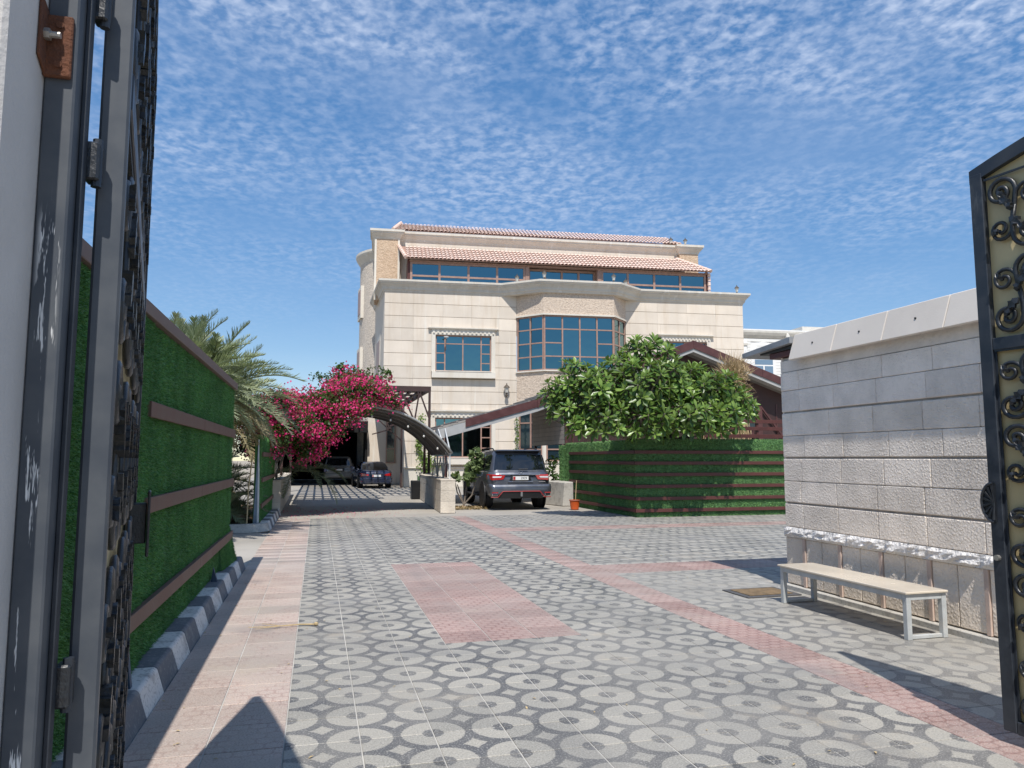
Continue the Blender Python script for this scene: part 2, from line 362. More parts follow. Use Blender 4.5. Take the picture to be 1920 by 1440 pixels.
# rounded return of the second kerb, bare concrete
b = MB(); arc = [(-.0 - .45 * (1 - math.cos(a)), 17.74 - .45 * math.sin(a)) for a in np.linspace(0, math.pi / 2, 7)] + [(-3.0, 17.25)]
b.sweep(arc[::-1], [(0, -.02), (-.05, .16), (-.24, .16), (-.24, -.02)]); b.build('return_kerb', kc, far_kerb, .008)
kind(MB().add([(-9.4, 17.3, .06), (KX - .2, 17.5, .08), (KX - .2, 26, .08), (-9.4, 26, .06)], [(0, 1, 2, 3)]).build('planting_bed', soil_mat), 'structure')
kind(MB().add([(-6, -1, .05), (KX - .2, -1, .06), (KX - .2, 11.4, .06), (-6, 11.4, .05)], [(0, 1, 2, 3)]).build('planting_bed', soil_mat), 'structure')
# fallen twig and dry leaves on the paving
tw = tag(empty('fallen_twig', (-.10, 7.53, .012), R(3)), 'dry forked straw-coloured twig lying across the sandy pink strip', 'twig')
straw_mat = plain('dry_straw', (.55, .42, .23), .8, .3, 20)
MB().tube([(.12, 0, 0), (-.02, .01, .006), (-.25, -.01, .005), (-.48, .03, .004)], [.008, .007, .005, .003], 5).build('stem', straw_mat, tw)
MB().tube([(-.2, 0, .006), (-.31, .09, .008), (-.36, .16, .004)], [.004, .003, .002], 5).build('side_twig', straw_mat, tw)
MB().tube([(-.16, 0, .006), (-.32, -.05, .008), (-.42, -.07, .004)], [.004, .003, .002], 5).build('side_twig', straw_mat, tw)
MB().lathe([(0.001, -.02), (.016, -.01), (.018, .012), (0.002, .026)], (.125, 0, .004), 7, 'x').build('tip', straw_mat, tw)
def small_litter():
    n = 260; p = np.zeros((n, 3)); p[:, 0] = rng.uniform(-.9, 5.4, n); p[:, 1] = 3.5 + rng.random(n) ** 1.5 * 18; p[:, 2] = .006
    edge = rng.random(n) < .5; p[edge, 0] = np.where(rng.random(edge.sum()) < .5, rng.normal(-.9, .12, edge.sum()).clip(-.95, 0), rng.normal(5.5, .12, edge.sum()).clip(4, 5.6))
    a = rng.uniform(0, 6.28, n); d = np.c_[np.cos(a), np.sin(a), rng.normal(0, .1, n)]
    tv = [(-.5, 0, 0), (0, .2, .12), (.5, 0, 0), (0, -.2, .12)]
    v, f = scatter(tv, np.array([(0, 1, 2, 3)]), p, d, np.tile((0, 0, 1.), (n, 1)), rng.uniform(.012, .04, n))
    o = kind(obj('dry_leaf_litter', npmesh('dry_leaf_litter', v, f), straw_mat), 'stuff'); o["label"] = 'scattered dry leaf crumbs on the paving'; o["category"] = 'litter'
small_litter()
# ================================================================== turf walls
def turf_mat(name, c1, c2):
    n = NT(name); p = n.pos(); f = n.noise(p, 45, 3, .7); g = n.noise(p, 2.2, 3)
    c = n.mix(n.ramp(f, .32, .68), c1, c2); c = n.mix(n.math('MULTIPLY', n.ramp(g, .35, .7), .45), c, tuple(q * .55 for q in c1))
    sk = n.ramp(n.noise(p, 1.0, 4, .6, (5, 5, .25)), .40, .68); c = n.mix(n.math('MULTIPLY', sk, .40), c, tuple(q * .5 for q in c1)); c = n.mix(n.math('MULTIPLY', n.ramp(n.noise(p, .7, 3), .52, .75), .25), c, (c2[0] * 1.3, c2[1] * .95, c2[2] * 1.1))
    return n.done(c, .5, spec=.35, Sheen_Weight=.1)
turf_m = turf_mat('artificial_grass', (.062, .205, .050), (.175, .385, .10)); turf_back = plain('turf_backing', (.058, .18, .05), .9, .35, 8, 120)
brown_m = plain('brown_composite_slat', (.145, .075, .054), .6, .25, 3, 60, .2, 50); brown_far = plain('red_brown_slat', (.105, .030, .024), .55, .25, 3, 60, .15, 50)
TURF_T = [(0, -.5, 0), (0, .5, 0), (1, 0, .0)]
def turf_blades(parent, origin, u, w, h, normal, dens, ln, wd, name='grass_pile', holes=(), mat=None):
    n = int(w * h * dens); u = np.array(u, float); nn = np.array(normal, float); up = np.array((0, 0, 1.))
    a = rng.uniform(0, w, n); b = rng.uniform(0, h, n)
    for (a0, a1, b0, b1) in holes:
        k = ~((a > a0) & (a < a1) & (b > b0) & (b < b1)); a, b = a[k], b[k]
    n = len(a); p = np.array(origin, float) + a[:, None] * u + b[:, None] * up
    d = nn * 1.0 + rng.normal(0, .45, (n, 1)) * u + (rng.normal(-.25, .5, (n, 1))) * up
    s = np.c_[rng.uniform(.6, 1.15, n) * ln, rng.uniform(.7, 1.3, n) * wd, np.ones(n)]
    zd = rng.normal(0, 1, (n, 3)); v, f = scatter(TURF_T, np.array([(0, 1, 2)]), p, d, zd, s)
    return kind(obj(name, npmesh(name, v, f), mat or turf_m, parent), 'stuff')
hw = tag(empty('turf_wall', (-1.15, 0, 0)), 'long shaded artificial grass wall beside the black and white kerb', 'turf wall')
HX = -1.17
MB().box(-.13, -.02, -1.5, 5.78, .06, 2.56).build('turf_backing', turf_back, hw); MB().box(-.13, -.035, 5.785, 11.32, .06, 2.56).build('turf_backing', turf_back, hw)
cap_m = plain('brown_cap', (.16, .105, .09), .6, .25, 4)
for (a, b_) in ((-1.5, 1.6), (1.605, 4.6), (4.605, 7.9), (7.905, 11.36)): MB().box(-.15, .015, a, b_, 2.562, 2.655).build('cap_board', cap_m, hw, .004)
for z in (.52, 1.25, 1.93):
    for (a, b_) in (((-1.5, 4.0), (4.006, 8.3), (8.306, 11.33)) if z < .6 else ((-1.5, 3.3), (5.72, 8.3), (8.306, 11.33))):
        MB().box(-.02, .022 if a < 5 or z < .6 else .012, a, b_, z - .055, z + .055).build('slat', brown_m, hw, .003)
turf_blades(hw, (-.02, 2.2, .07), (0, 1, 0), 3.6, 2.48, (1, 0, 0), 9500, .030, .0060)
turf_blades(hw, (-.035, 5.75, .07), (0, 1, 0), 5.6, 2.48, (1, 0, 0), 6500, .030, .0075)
# loose turf skirt that spills over the kerb at the far end
b = MB()
for y0 in np.linspace(10.2, 11.3, 6)[:-1]: b.hexa([(-.06, y0, .17), (.055 * (y0 - 9.9), y0, .17), (.055 * (y0 - 9.68), y0 + .22, .17), (-.06, y0 + .22, .17), (-.06, y0, .62), (-.03, y0, .62), (-.03, y0 + .22, .62), (-.06, y0 + .22, .62)])
b.build('turf_skirt', turf_back, hw)
n_ = 5000; yy = rng.uniform(10.2, 11.3, n_); tt = rng.random(n_); pp = np.c_[.055 * (yy - 9.9) * (1 - tt) - .03 * tt, yy, .17 + .45 * tt]
v, f = scatter(TURF_T, np.array([(0, 1, 2)]), pp, np.array([1, 0, .3]) + rng.normal(0, .45, (n_, 3)), rng.normal(0, 1, (n_, 3)), np.c_[np.full(n_, .032), np.full(n_, .008), np.ones(n_)])
kind(obj('grass_pile', npmesh('grass_pile', v, f), turf_m, hw), 'stuff')
# loose blue tarpaulin flaps under the turf
tarp_m = plain('blue_tarpaulin', (.035, .07, .12), .6, .4, 6)
for (yy, h) in ((5.2, .42), (9.35, .16)): MB().prism([(0.0, .17), (.07, .17), (.02, .17 + h)], yy, yy + .05, 'y').build('tarpaulin_flap', tarp_m, hw)

h2 = tag(empty('turf_panel_wall', (-1.2, 0, 0)), 'short artificial grass wall section with open peeled end before the bougainvillea', 'turf wall')
MB().box(-.16, -.03, 17.75, 23.2, .1, 2.0).build('turf_backing', turf_back, h2)
MB().sweep([(-.16, 2.0), (-.16, 2.0)], [(0, 0)] * 3) if False else None
rp = [(-.16, 2.0), (-.15, 2.07), (-.10, 2.10), (-.05, 2.07), (-.03, 2.0)]
MB().prism(rp, 17.75, 23.2, 'y').build('turf_top_roll', turf_back, h2, smooth=False)
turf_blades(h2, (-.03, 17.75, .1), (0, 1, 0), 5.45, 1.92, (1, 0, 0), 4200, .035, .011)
n_ = 5000; aa = rng.uniform(0, math.pi, n_); pp = np.c_[-.095 + .066 * np.cos(aa), rng.uniform(17.75, 23.2, n_), 2.0 + .1 * np.sin(aa)]
v, f = scatter(TURF_T, np.array([(0, 1, 2)]), pp, np.c_[np.cos(aa), rng.normal(0, .4, n_), np.sin(aa)], rng.normal(0, 1, (n_, 3)), np.c_[np.full(n_, .04), np.full(n_, .012), np.ones(n_)])
kind(obj('grass_pile', npmesh('grass_pile', v, f), turf_m, h2), 'stuff')
for z in (.52, 1.1, 1.68): MB().box(-.03, .02, 17.85, 23.2, z - .05, z + .05).build('slat', brown_m, h2, .003)
flap_m = plain('pale_blue_sheet', (.13, .19, .25), .5, .3, 5); white_sheet = plain('white_sheet', (.62, .63, .62), .6, .25, 6)
b = MB(); st = [(0.0, 17.73), (-.04, 17.72), (-.09, 17.70)]
for k in range(2):
    (xa, ya), (xb, yb) = st[k], st[k + 1]
    o = MB().hexa([(xa - .03, ya, .1), (xa - .03 + .004, ya + .01, .1), (xb - .06 + .004, yb + .01, .1), (xb - .06, yb, .1), (xa - .06, ya + .03, 2.0), (xa - .056, ya + .04, 2.0), (-.09, 17.73, 2.02), (-.09, 17.72, 2.02)])
    o.build('peeled_sheet', white_sheet if k == 0 else flap_m, h2)
MB().tube([(-.27, 17.6, .1), (-.26, 17.62, .9), (-.2, 17.7, 1.7)], .016, 6).build('pole', straw_mat, h2)

# ------------------------------------------------------------------ turf enclosure with red-brown slats (right)
turf_m2 = turf_mat('sunlit_grass', (.10, .27, .075), (.30, .50, .18)); turf_back2 = plain('sunlit_turf_backing', (.10, .22, .08), .9, .35, 8, 120)  # lighter turf copy, sun on the enclosure put into its colour
h3 = tag(empty('turf_enclosure', (8.38, 18.9, 0)), 'artificial grass enclosure with red-brown slats below the frangipani tree', 'turf wall')
MB().box(.03, .2, .2, 6.0, 0, 2.10).build('turf_backing', turf_back2, h3); MB().box(.03, 6.6, .03, .198, 0, 2.10).build('turf_backing', turf_back2, h3)
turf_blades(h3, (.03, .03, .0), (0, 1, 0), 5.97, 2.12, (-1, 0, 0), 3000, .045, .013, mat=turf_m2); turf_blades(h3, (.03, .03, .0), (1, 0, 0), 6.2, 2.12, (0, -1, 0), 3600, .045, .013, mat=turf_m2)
pp = np.c_[rng.uniform(0.03, 6.2, 3000), rng.uniform(.03, .2, 3000), np.full(3000, 2.1)]
v, f = scatter(TURF_T, np.array([(0, 1, 2)]), pp, np.array([0, -.3, 1]) + rng.normal(0, .4, (3000, 3)), rng.normal(0, 1, (3000, 3)), np.c_[np.full(3000, .05), np.full(3000, .014), np.ones(3000)])
kind(obj('grass_pile', npmesh('grass_pile', v, f), turf_m2, h3), 'stuff')
for z in (1.76, 1.46, 1.15, .83, .50, .18):
    MB().box(-.035, .03, .0, 5.5, z - .045, z + .045).build('slat', brown_far, h3, .003)
    for (a, b_) in ((-.035, 3.1), (3.106, 6.2)): MB().box(a, b_, -.037, .03, z - .0452, z + .0452).build('slat', brown_far, h3, .003)
pg = tag(empty('turf_pillar', (8.3, 24.95, 0)), 'turf-covered pillar behind the orange bucket', 'pillar')
MB().box(0, .36, 0, .36, 0, 2.05).build('turf_backing', turf_back2, pg)
turf_blades(pg, (0, 0, 0), (1, 0, 0), .36, 2.05, (0, -1, 0), 3500, .045, .013, mat=turf_m2); turf_blades(pg, (0, 0, 0), (0, 1, 0), .36, 2.05, (-1, 0, 0), 3000, .045, .013, mat=turf_m2)

# ================================================================== gate house wall of stone blocks
def stone_mat(name, base, rough_amt, scale, mottled=.2):
    n = NT(name); p = n.pos(); f = n.noise(p, 2.3, 4)
    c = n.mix(n.ramp(f, .3, .7), tuple(q * (1 - mottled) for q in base), base)
    # rain and dust stains run down the face
    c = n.mix(n.math('MULTIPLY', n.ramp(n.noise(p, 3.0, 5, .7, (1, 1, .18)), .52, .75), .3), c, tuple(q * .62 for q in base))
    c = n.mix(1.0, c, n.comb(*[n.math('ADD', n.math('MULTIPLY', n.rnd(), .16), .92)] * 3), 'MULTIPLY')
    h = n.math('ADD', n.math('MULTIPLY', n.noise(p, scale, 3, .5, (1, 1.0, 1.0), .6), 1.0), n.math('MULTIPLY', n.noise(p, scale * 4, 3, .6), .35))
    h = n.math('ADD', h, n.math('MULTIPLY', n.ramp(n.voro(p, scale * .8), .1, .6), -.5))
    return n.done(c, .82, n.bump(h, rough_amt, .02), spec=.3)
stone_rough = stone_mat('bush_hammered_stone', (.90, .80, .69), .65, 46); stone_mid = stone_mat('worn_stone', (.90, .805, .715), .55, 44); stone_smooth = stone_mat('smooth_stone', (.88, .79, .70), .3, 30)
stone_base = stone_mat('base_stone', (.84, .73, .61), .55, 38, .15); split_m = stone_mat('split_face_stone', (.80, .77, .74), 1.0, 26); pil_m = plain('pinkish_stone_strip', (.60, .46, .38), .8, .2, 6, 80, .15, 60)
mortar_m = plain('stone_mortar', (.62, .555, .49), .95, .3, 5, 60, .3, 80); coping_m = plain('grey_coping', (.74, .67, .595), .75, .10, 1.2, 50, .12, 60, dirt=(.63, .565, .50), rnd=.06)
gh = tag(empty('stone_gatehouse', (5.65, 0, 0)), 'low stone-clad gatehouse behind the bench with sloping coping slabs', 'gatehouse')
MB().box(.03, 4.5, 1.6, 8.22, 0, 2.84).build('wall_core', mortar_m, gh)
zc = [.75, 1.03, 1.305, 1.58, 1.86, 2.14, 2.42, 2.655]
for ci in range(7):
    z0, z1 = zc[ci], zc[ci + 1]; deep = ci in (1, 3, 5) ; L_ = .66; off = (.0, .33, .1, .43, .2, .05, .36)[ci]
    m_ = stone_rough if ci < 5 else stone_mid
    y = 8.25
    cuts = [8.25]; yy = 8.25 - (off if off > .12 else L_ * .55)
    while yy > 2.6: cuts.append(yy); yy -= L_ * random.uniform(.92, 1.08)
    for a, b_ in zip(cuts[1:], cuts[:-1]):
        MB().box(.004 * random.random(), .035, a + .002, b_ - .002, z0 + (.020 if ci in (1, 3, 5) else .002), z1 - .002).build('stone_block', m_, gh, .009, 2)
MB().box(.012, .036, 2.6, 8.25, 2.66, 2.80).build('frieze', stone_smooth, gh)
yy = 8.26; i = 0
while yy > 2.8:   # split faced white string course
    l = random.uniform(.5, .62); b = MB(); n1, n2 = 9, 4; g = []
    for a in range(n1 + 1):
        for c in range(n2 + 1):
            e = a in (0, n1) or c in (0, n2)
            g.append((-.012 if e else -.022 - random.random() * .03, yy - l * a / n1 + (.004 if a == 0 else 0), .625 + .122 * c / n2 + (0 if e else random.uniform(-.008, .008))))
    b.add(g, [(a * (n2 + 1) + c, a * (n2 + 1) + c + 1, (a + 1) * (n2 + 1) + c + 1, (a + 1) * (n2 + 1) + c) for a in range(n1) for c in range(n2)])
    ring = [(.034, yy, .625), (.034, yy - l + .004, .625), (.034, yy - l + .004, .747), (.034, yy, .747)]
    b.hexa([(-.013, yy - l + .005, .626), (.034, yy - l + .005, .626), (.034, yy, .626), (-.013, yy, .626), (-.013, yy - l + .005, .746), (.034, yy - l + .005, .746), (.034, yy, .746), (-.013, yy, .746)])
    b.build('split_stone', split_m, gh); yy -= l
yy = 8.25; i = 0
while yy > 2.8:   # base: rough panels between slim pinkish strips
    w = .29 if i else .34
    for q in range(2 if i else 1):
        MB().box(0, .03, yy - w + .004, yy - .004, .07, .622).build('base_panel', stone_base, gh, .006); yy -= w
    MB().box(-.016, .03, yy - .05, yy, .06, .624).build('stone_strip', pil_m, gh, .004); yy -= .05; i += 1
MB().box(-.07, .03, 2.6, 8.3, -.01, .055).build('plinth', kc, gh, .006)
yy = 7.86
for i in range(9):   # coping slabs, leaning outwards
    l = .78; s = .035
    MB().hexa([(-.125, yy - l + .008 + s, 2.775), (-.065, yy - l + .008 + s, 2.775), (-.065, yy + s, 2.775), (-.125, yy + s, 2.775), (-.05, yy - l + .008, 3.085), (.06, yy - l + .008, 3.085), (.06, yy, 3.085), (-.05, yy, 3.085)]).build('coping_slab', coping_m, gh, .006)
    MB().lathe([(.012, -.004), (.012, .004)], (-.091, yy - l * .5, 2.93), 8, 'x').build('screw_head', plain('dark_screw', (.04, .04, .04), .5, .2) if i == 0 else bpy.data.materials['dark_screw'], gh)
    yy -= l
rf_m = plain('galvanised_roof_sheet', (.33, .34, .35), .55, .3, 4, 40, dirt=(.20, .18, .16), metal=.3)
MB().hexa([(-.30, 1.5, 2.98), (4.6, 1.5, 3.18), (4.6, 8.95, 2.99), (-.12, 8.95, 2.935), (-.30, 1.5, 3.02), (4.6, 1.5, 3.25), (4.6, 8.95, 3.06), (-.12, 8.95, 3.00)]).build('roof_sheet', rf_m, gh) if False else None
MB().hexa([(-.12, 7.86, 2.98), (4.6, 7.86, 3.0), (4.6, 8.95, 2.93), (-.10, 8.95, 2.93), (-.12, 7.86, 3.06), (4.6, 7.86, 3.07), (4.6, 8.95, 2.995), (-.10, 8.95, 2.995)]).build('roof_sheet', rf_m, gh, .004)
MB().box(-.03, 4.5, 7.87, 8.42, 2.85, 2.92).build('fascia', brown_far, gh, .004)
MB().box(-.05, 4.55, 7.86, 8.60, 2.925, 2.972).build('drip_flashing', plain('black_flashing', (.02, .02, .022), .5, .2), gh, .003)
gh_wall_end = MB().box(.02, 4.5, 8.222, 8.25, 0, 2.85).build('end_wall', stone_smooth, gh)

# ------------------------------------------------------------------ bench, door mat
bn = tag(empty('bench', (5.03, 5.62, 0), R(1.2)), 'long grey metal bench with beige slab seat against the stone gatehouse', 'bench')
bm_ = plain('worn_grey_paint', (.50, .52, .52), .5, .2, 8, 60, dirt=(.56, .53, .48)); seat_m = plain('beige_stone_seat', (.66, .58, .47), .22, .08, 1.5, 200, spec=.6)
BL, BW, BH = 1.80, .44, .415
MB().box(-.02, BW + .0, -.02, BL + .02, BH - .02, BH).build('seat', seat_m, bn, .004)
for (x, y) in ((.0, 0), (BW - .055, 0), (0, BL - .05), (BW - .055, BL - .05)): MB().box(x, x + .05, y, y + .05, 0, BH - .0215).build('leg', bm_, bn, .003)
for x in (.001, BW - .0545): MB().box(x, x + .048, .0505, BL - .0505, BH - .075, BH - .0225).build('side_rail', bm_, bn, .003)
for y in (.001, BL - .049):
    MB().box(.0505, BW - .0555, y, y + .048, BH - .075, BH - .0225).build('end_rail', bm_, bn, .003)
    MB().box(.0505, BW - .0555, y + .01, y + .046, .004, .035).build('foot_rail', bm_, bn, .003)
mt = tag(empty('door_mat', (5.12, 8.0, .002), R(2)), 'brown door mat with grey border at the far corner of the gatehouse', 'mat')
MB().box(-.36, .36, -.27, .27, 0, .012).build('mat_border', plain('mat_border', (.10, .10, .105), .9, .3, 20, 80, .6, 120), mt, .004)
MB().box(-.29, .29, -.20, .20, .0125, .019).build('mat_pile', plain('coir', (.26, .18, .10), .95, .4, 10, 200, .9, 200), mt, .002)

# ================================================================== entrance gate
steel_m = None
def gate_steel():
    n = NT('dark_blue_gate_paint'); p = n.objc(); f = n.noise(p, 9, 4)
    c = n.mix(n.ramp(f, .35, .7), (.020, .025, .034), (.036, .042, .052)); c = n.mix(n.ramp(n.noise(p, 6, 6, .7, (1, 1, .3)), .62, .74), c, (.075, .08, .085))
    return n.done(c, n.ramp(f, .3, .7, .35, .55), n.bump(n.noise(p, 150, 3), .15, .002), spec=.5)
def post_steel(nm='smeared_gate_post_paint', smear=1.0):   # same weathered paint, sunlight lightened into its colour, with smears of white emulsion
    n = NT(nm); p = n.objc(); x, y, z = n.sep(p); f = n.noise(p, 9, 4)
    c = n.mix(n.ramp(f, .3, .7), (.055, .064, .078), (.09, .098, .108))
    s = n.math('MULTIPLY', n.ramp(n.noise(p, 14, 5, .75, (3.0, 1, .22)), .57, .60), n.math('MULTIPLY', n.ramp(x, -.020, -.008), n.ramp(x, .008, .018, 1, 0)))
    s = n.math('MULTIPLY', s, n.ramp(n.noise(n.comb(0.0, 0.0, z), 3.1, 2), .44, .52)); s = n.math('MULTIPLY', s, smear); c = n.mix(s, c, (.74, .74, .73))
    return n.done(c, .5, n.bump(n.math('ADD', f, s), .2, .003), spec=.4)
steel_m = gate_steel(); post_m = post_steel(); stile_m = post_steel('sunlit_stile_paint', 0.0); sheet_m = plain('ochre_gate_sheet', (.66, .525, .28), .42, .2, 1.5, 50, dirt=(.54, .43, .23)); iron_m = plain('black_wrought_iron', (.022, .025, .030), .38, .3, 30, 80, .25, 90, spec=.6)  # stile_m: the sun-lightened gate paint without smears
rust_m = plain('rusted_steel', (.17, .065, .032), .9, .5, 18, 120, .5, 120, dirt=(.07, .03, .02)); zinc_m = plain('zinc_bolt', (.50, .48, .44), .4, .2, 30, metal=.7)
def spiral(c, r0, turns, a0, sgn, n=26, r1=.012):
    return [(c[0] + (r0 + (r1 - r0) * t) * math.cos(a0 + sgn * turns * 2 * math.pi * t), c[1] + (r0 + (r1 - r0) * t) * math.sin(a0 + sgn * turns * 2 * math.pi * t)) for t in np.linspace(0, 1, n)]
def scroll_unit():
    """S scroll in (u,z), 0.36 wide and 0.52 high: spiral below, leaning bar, spiral above"""
    bot = spiral((.26, .115), .098, 1.55, math.pi, 1, 30); top = spiral((.10, .405), .098, 1.55, 0, 1, 30)
    return bot[::-1] + [(.162, .18), (.172, .25), (.187, .33)] + top
def side_scrolls():
    """two smaller curls that spring from the leaning bar"""
    a = [(.170, .24), (.180, .33)] + spiral((.272, .355), .080, 1.5, math.pi, -1, 24); c = [(.186, .30), (.165, .20)] + spiral((.088, .165), .076, 1.5, 0, -1, 24)
    return a, c
def leaf_blob(b, u, z, a, s, off):
    """small forged leaf: five lobes on a bent plate"""
    c, d = math.cos(a), math.sin(a); pts = [(0, 0), (.25, .22), (.38, .16), (.55, .30), (.66, .15), (1, 0), (.66, -.15), (.55, -.30), (.38, -.16), (.25, -.22)]
    lo = [(off - .004, u + s * (p * c - q * d), z + s * (p * d + q * c)) for p, q in pts]; hi = [(off - .016 - .010 * math.sin(p * 3.1), u + s * .92 * (p * c - q * d), z + s * .92 * (p * d + q * c)) for p, q in pts]
    n = len(pts); b.add(lo + hi, [tuple(range(n - 1, -1, -1)), tuple(range(n, 2 * n))] + [(i, (i + 1) % n, n + (i + 1) % n, n + i) for i in range(n)])
LEAF_L = 2.18
def gate_leaf(name, loc, ang, side, label):
    """local y runs from hinge to free edge; ornament on local x = side"""
    g = tag(empty(name, loc, ang), label, 'gate', 'two leaves of the entrance gate')
    ztop = lambda u: 3.27 + .22 * (1 - (u / LEAF_L) ** 3.0) ; s = side
    MB().box(-.022, .022, 0, .05, .07, ztop(0) + .05).build('hinge_stile', stile_m if side > 0 else steel_m, g, .004); MB().box(-.028, .028, LEAF_L - .075, LEAF_L, .07, ztop(LEAF_L) + .0).build('free_stile', steel_m, g, .004)
    b = MB(); us = np.linspace(.0, LEAF_L, 15)
    for a, c in zip(us[:-1], us[1:]): b.hexa([(-.026, a, ztop(a) - .05), (.026, a, ztop(a) - .05), (.026, c, ztop(c) - .05), (-.026, c, ztop(c) - .05), (-.026, a, ztop(a) + .03), (.026, a, ztop(a) + .03), (.026, c, ztop(c) + .03), (-.026, c, ztop(c) + .03)])
    b.build('arched_top_rail', steel_m, g)
    for z, n_ in ((.10, 'bottom_rail'), (2.24, 'middle_rail')): MB().box(-.024, .024, .061, LEAF_L - .076, z - .035, z + .035).build(n_, steel_m, g, .003)
    b = MB(); xs = -s * .012
    for a, c in zip(us[:-1], us[1:]):
        a2, c2 = max(a, .05), min(c, LEAF_L - .06); b.add([(xs, a2, .1), (xs, c2, .1), (xs, c2, ztop(c2) - .03), (xs, a2, ztop(a2) - .03)], [(0, 1, 2, 3)])
    b.build('sheet', sheet_m, g, fix=False)
    MB().box(s * .006 - .004, s * .006 + .004, LEAF_L - .088, LEAF_L - .0755, .14, 2.2).build('inner_bead', steel_m, g)
    base = scroll_unit(); sa, sc_ = side_scrolls(); bl = .325
    for (z0, z1, nz) in ((.14, 2.20, 5), (2.28, 3.22, 2)):
        hz = (z1 - z0) / nz; kz = hz / .52
        for q in range(nz):
            for k in range(6):
                u0 = LEAF_L - .082 - bl * (k + 1)
                if u0 < .05: continue
                fl = (k + q) % 2; th = .0135 if s < 0 else .009; mp = lambda p: (s * .014, u0 + (bl - p[0] * .885 - .004 if fl else p[0] * .885 + .004), z0 + q * hz + p[1] * kz)
                o = MB().tube([mp(p) for p in base], th, 6).tube([mp(p) for p in sa], th * .85, 6).tube([mp(p) for p in sc_], th * .85, 6).build('scroll', iron_m, g, smooth=True)
                b2 = MB()
                for (cu, cz, a, sz) in ((.10, .405, -.9, .07), (.26, .115, 2.2, .07), (.272, .355, 1.0, .055), (.088, .165, -2.2, .055), (.180, .30, 2.4, .10), (.165, .22, -.7, .10), (.175, .26, 1.7, .07)):
                    m = mp((cu, cz)); leaf_blob(b2, m[1], m[2], (math.pi - a) if fl else a, sz, s * .032 + (0 if s < 0 else .004))
                b2.build('forged_leaves', iron_m, g)
        MB().box(s * .014 - .004, s * .014 + .004, .06, LEAF_L - .08, z1 - .006, z1 + .006).build('tie_bar', iron_m, g)
    return g
def ang_of(a, b): return math.atan2(b[1] - a[1], b[0] - a[0]) - math.pi / 2
RH, RFREE = (4.10, 1.37), (3.785, 3.53); LH, LFREE = (-.350, 1.355), (-.765, 3.49)
gr = gate_leaf('gate_leaf', (*RH, 0), ang_of(RH, RFREE), -1, 'open gate leaf in front of the stone gatehouse, black scrolls over ochre sheet')
# half-round lock plate on the free stile
b = MB(); n = 14; half = [(.115 * math.sin(a) * .62, .115 * math.cos(a)) for a in np.linspace(0, math.pi, n)]
lp = MB().prism([(LEAF_L + .010 + .0 - p[0] * 0 + p[0], p[1]) for p in half], -.034, -.030, 'x').build('lock_plate', iron_m, gr); lp.location = (-.0, -.052, 1.33)
b = MB()
b.tube([(-.036, LEAF_L - .03 + p[0] * .95, 1.33 + p[1] * .95) for p in half], .009, 6)
for a in np.linspace(.15, math.pi - .15, 8): b.tube([(-.036, LEAF_L - .035, 1.33), (-.036, LEAF_L - .035 + .06 * math.sin(a), 1.33 + .1 * math.cos(a))], [.004, .010], 5)
b.build('sunburst_handle', iron_m, gr)
MB().lathe([(.016, 0), (.016, .022)], (-.05, LEAF_L - .035, 1.02), 10, 'x').build('bolt', zinc_m, gr)
gl = gate_leaf('gate_leaf', (*LH, 0), ang_of(LH, LFREE), 1, 'open gate leaf in front of the long shaded turf wall, seen nearly edge-on')
b = MB(); b.box(-.012, .07, LEAF_L - .18, LEAF_L - .10, 1.24, 1.40); b.build('lock_box', iron_m, gl, .004)
MB().box(.071, .083, LEAF_L - .22, LEAF_L - .06, 1.19, 1.45).build('lock_plate', iron_m, gl, .004)
# gate post, hinges and rusted bracket
po = tag(empty('gate_post', (-.403, 1.275, 0)), 'dark steel gate post with white paint smears against the pale pillar', 'gate post')
MB().box(-.022, .022, -.025, .025, 0, 3.8).build('post', post_m, po, .003); MB().box(.0225, .030, .008, .028, 0, 3.8).build('stop_flange', steel_m, po, .001)
for z in (.35, 1.235, 2.063, 2.338):
    hb = MB().box(.0225, .046, .029, .062, z - .032, z + .032).build('hinge', iron_m, po, .003); MB().lathe([(.008, -.04), (.008, .04)], (.040, .045, z), 10).build('hinge_pin', steel_m, hb)
br = MB(); bz = 2.222
br.prism([(-.022, bz - .055), (.017, bz - .055), (.017, bz + .045), (-.022, bz + .045)], -.0345, -.0255, 'y'); br.build('rusted_bracket', rust_m, po, .002)
MB().hexa([(-.0215, -.062, bz - .035), (-.0175, -.062, bz - .035), (-.0175, -.026, bz - .055), (-.0215, -.026, bz - .055), (-.0215, -.062, bz + .062), (-.0175, -.062, bz + .062), (-.0175, -.026, bz + .048), (-.0215, -.026, bz + .048)]).build('bracket_flange', rust_m, po, .001)
bb = MB().lathe([(.009, 0), (.009, .008)], (-.0175, -.045, bz + .006), 6, 'x').build('bolt', zinc_m, po); MB().lathe([(.005, .008), (.005, .022)], (-.0175, -.045, bz + .006), 8, 'x').build('bolt_shank', zinc_m, bb)
for dz in (-.036, .028): MB().lathe([(.006, -.003), (.005, 0)], (.0, -.0347, bz + dz), 8, 'y').build('rivet', rust_m, po)
pm_ = plain('white_pillar_render', (.60, .575, .55), .85, .12, 3, 60, .25, 120, dirt=(.52, .49, .46))
pl = tag(empty('gate_pillar', (-.4255, 1.108, 0)), 'pale rendered gate pillar at the picture edge', 'pillar')
MB().box(-.75, 0, 0, .19, 0, 4.0).build('pillar_shaft', pm_, pl, .006)
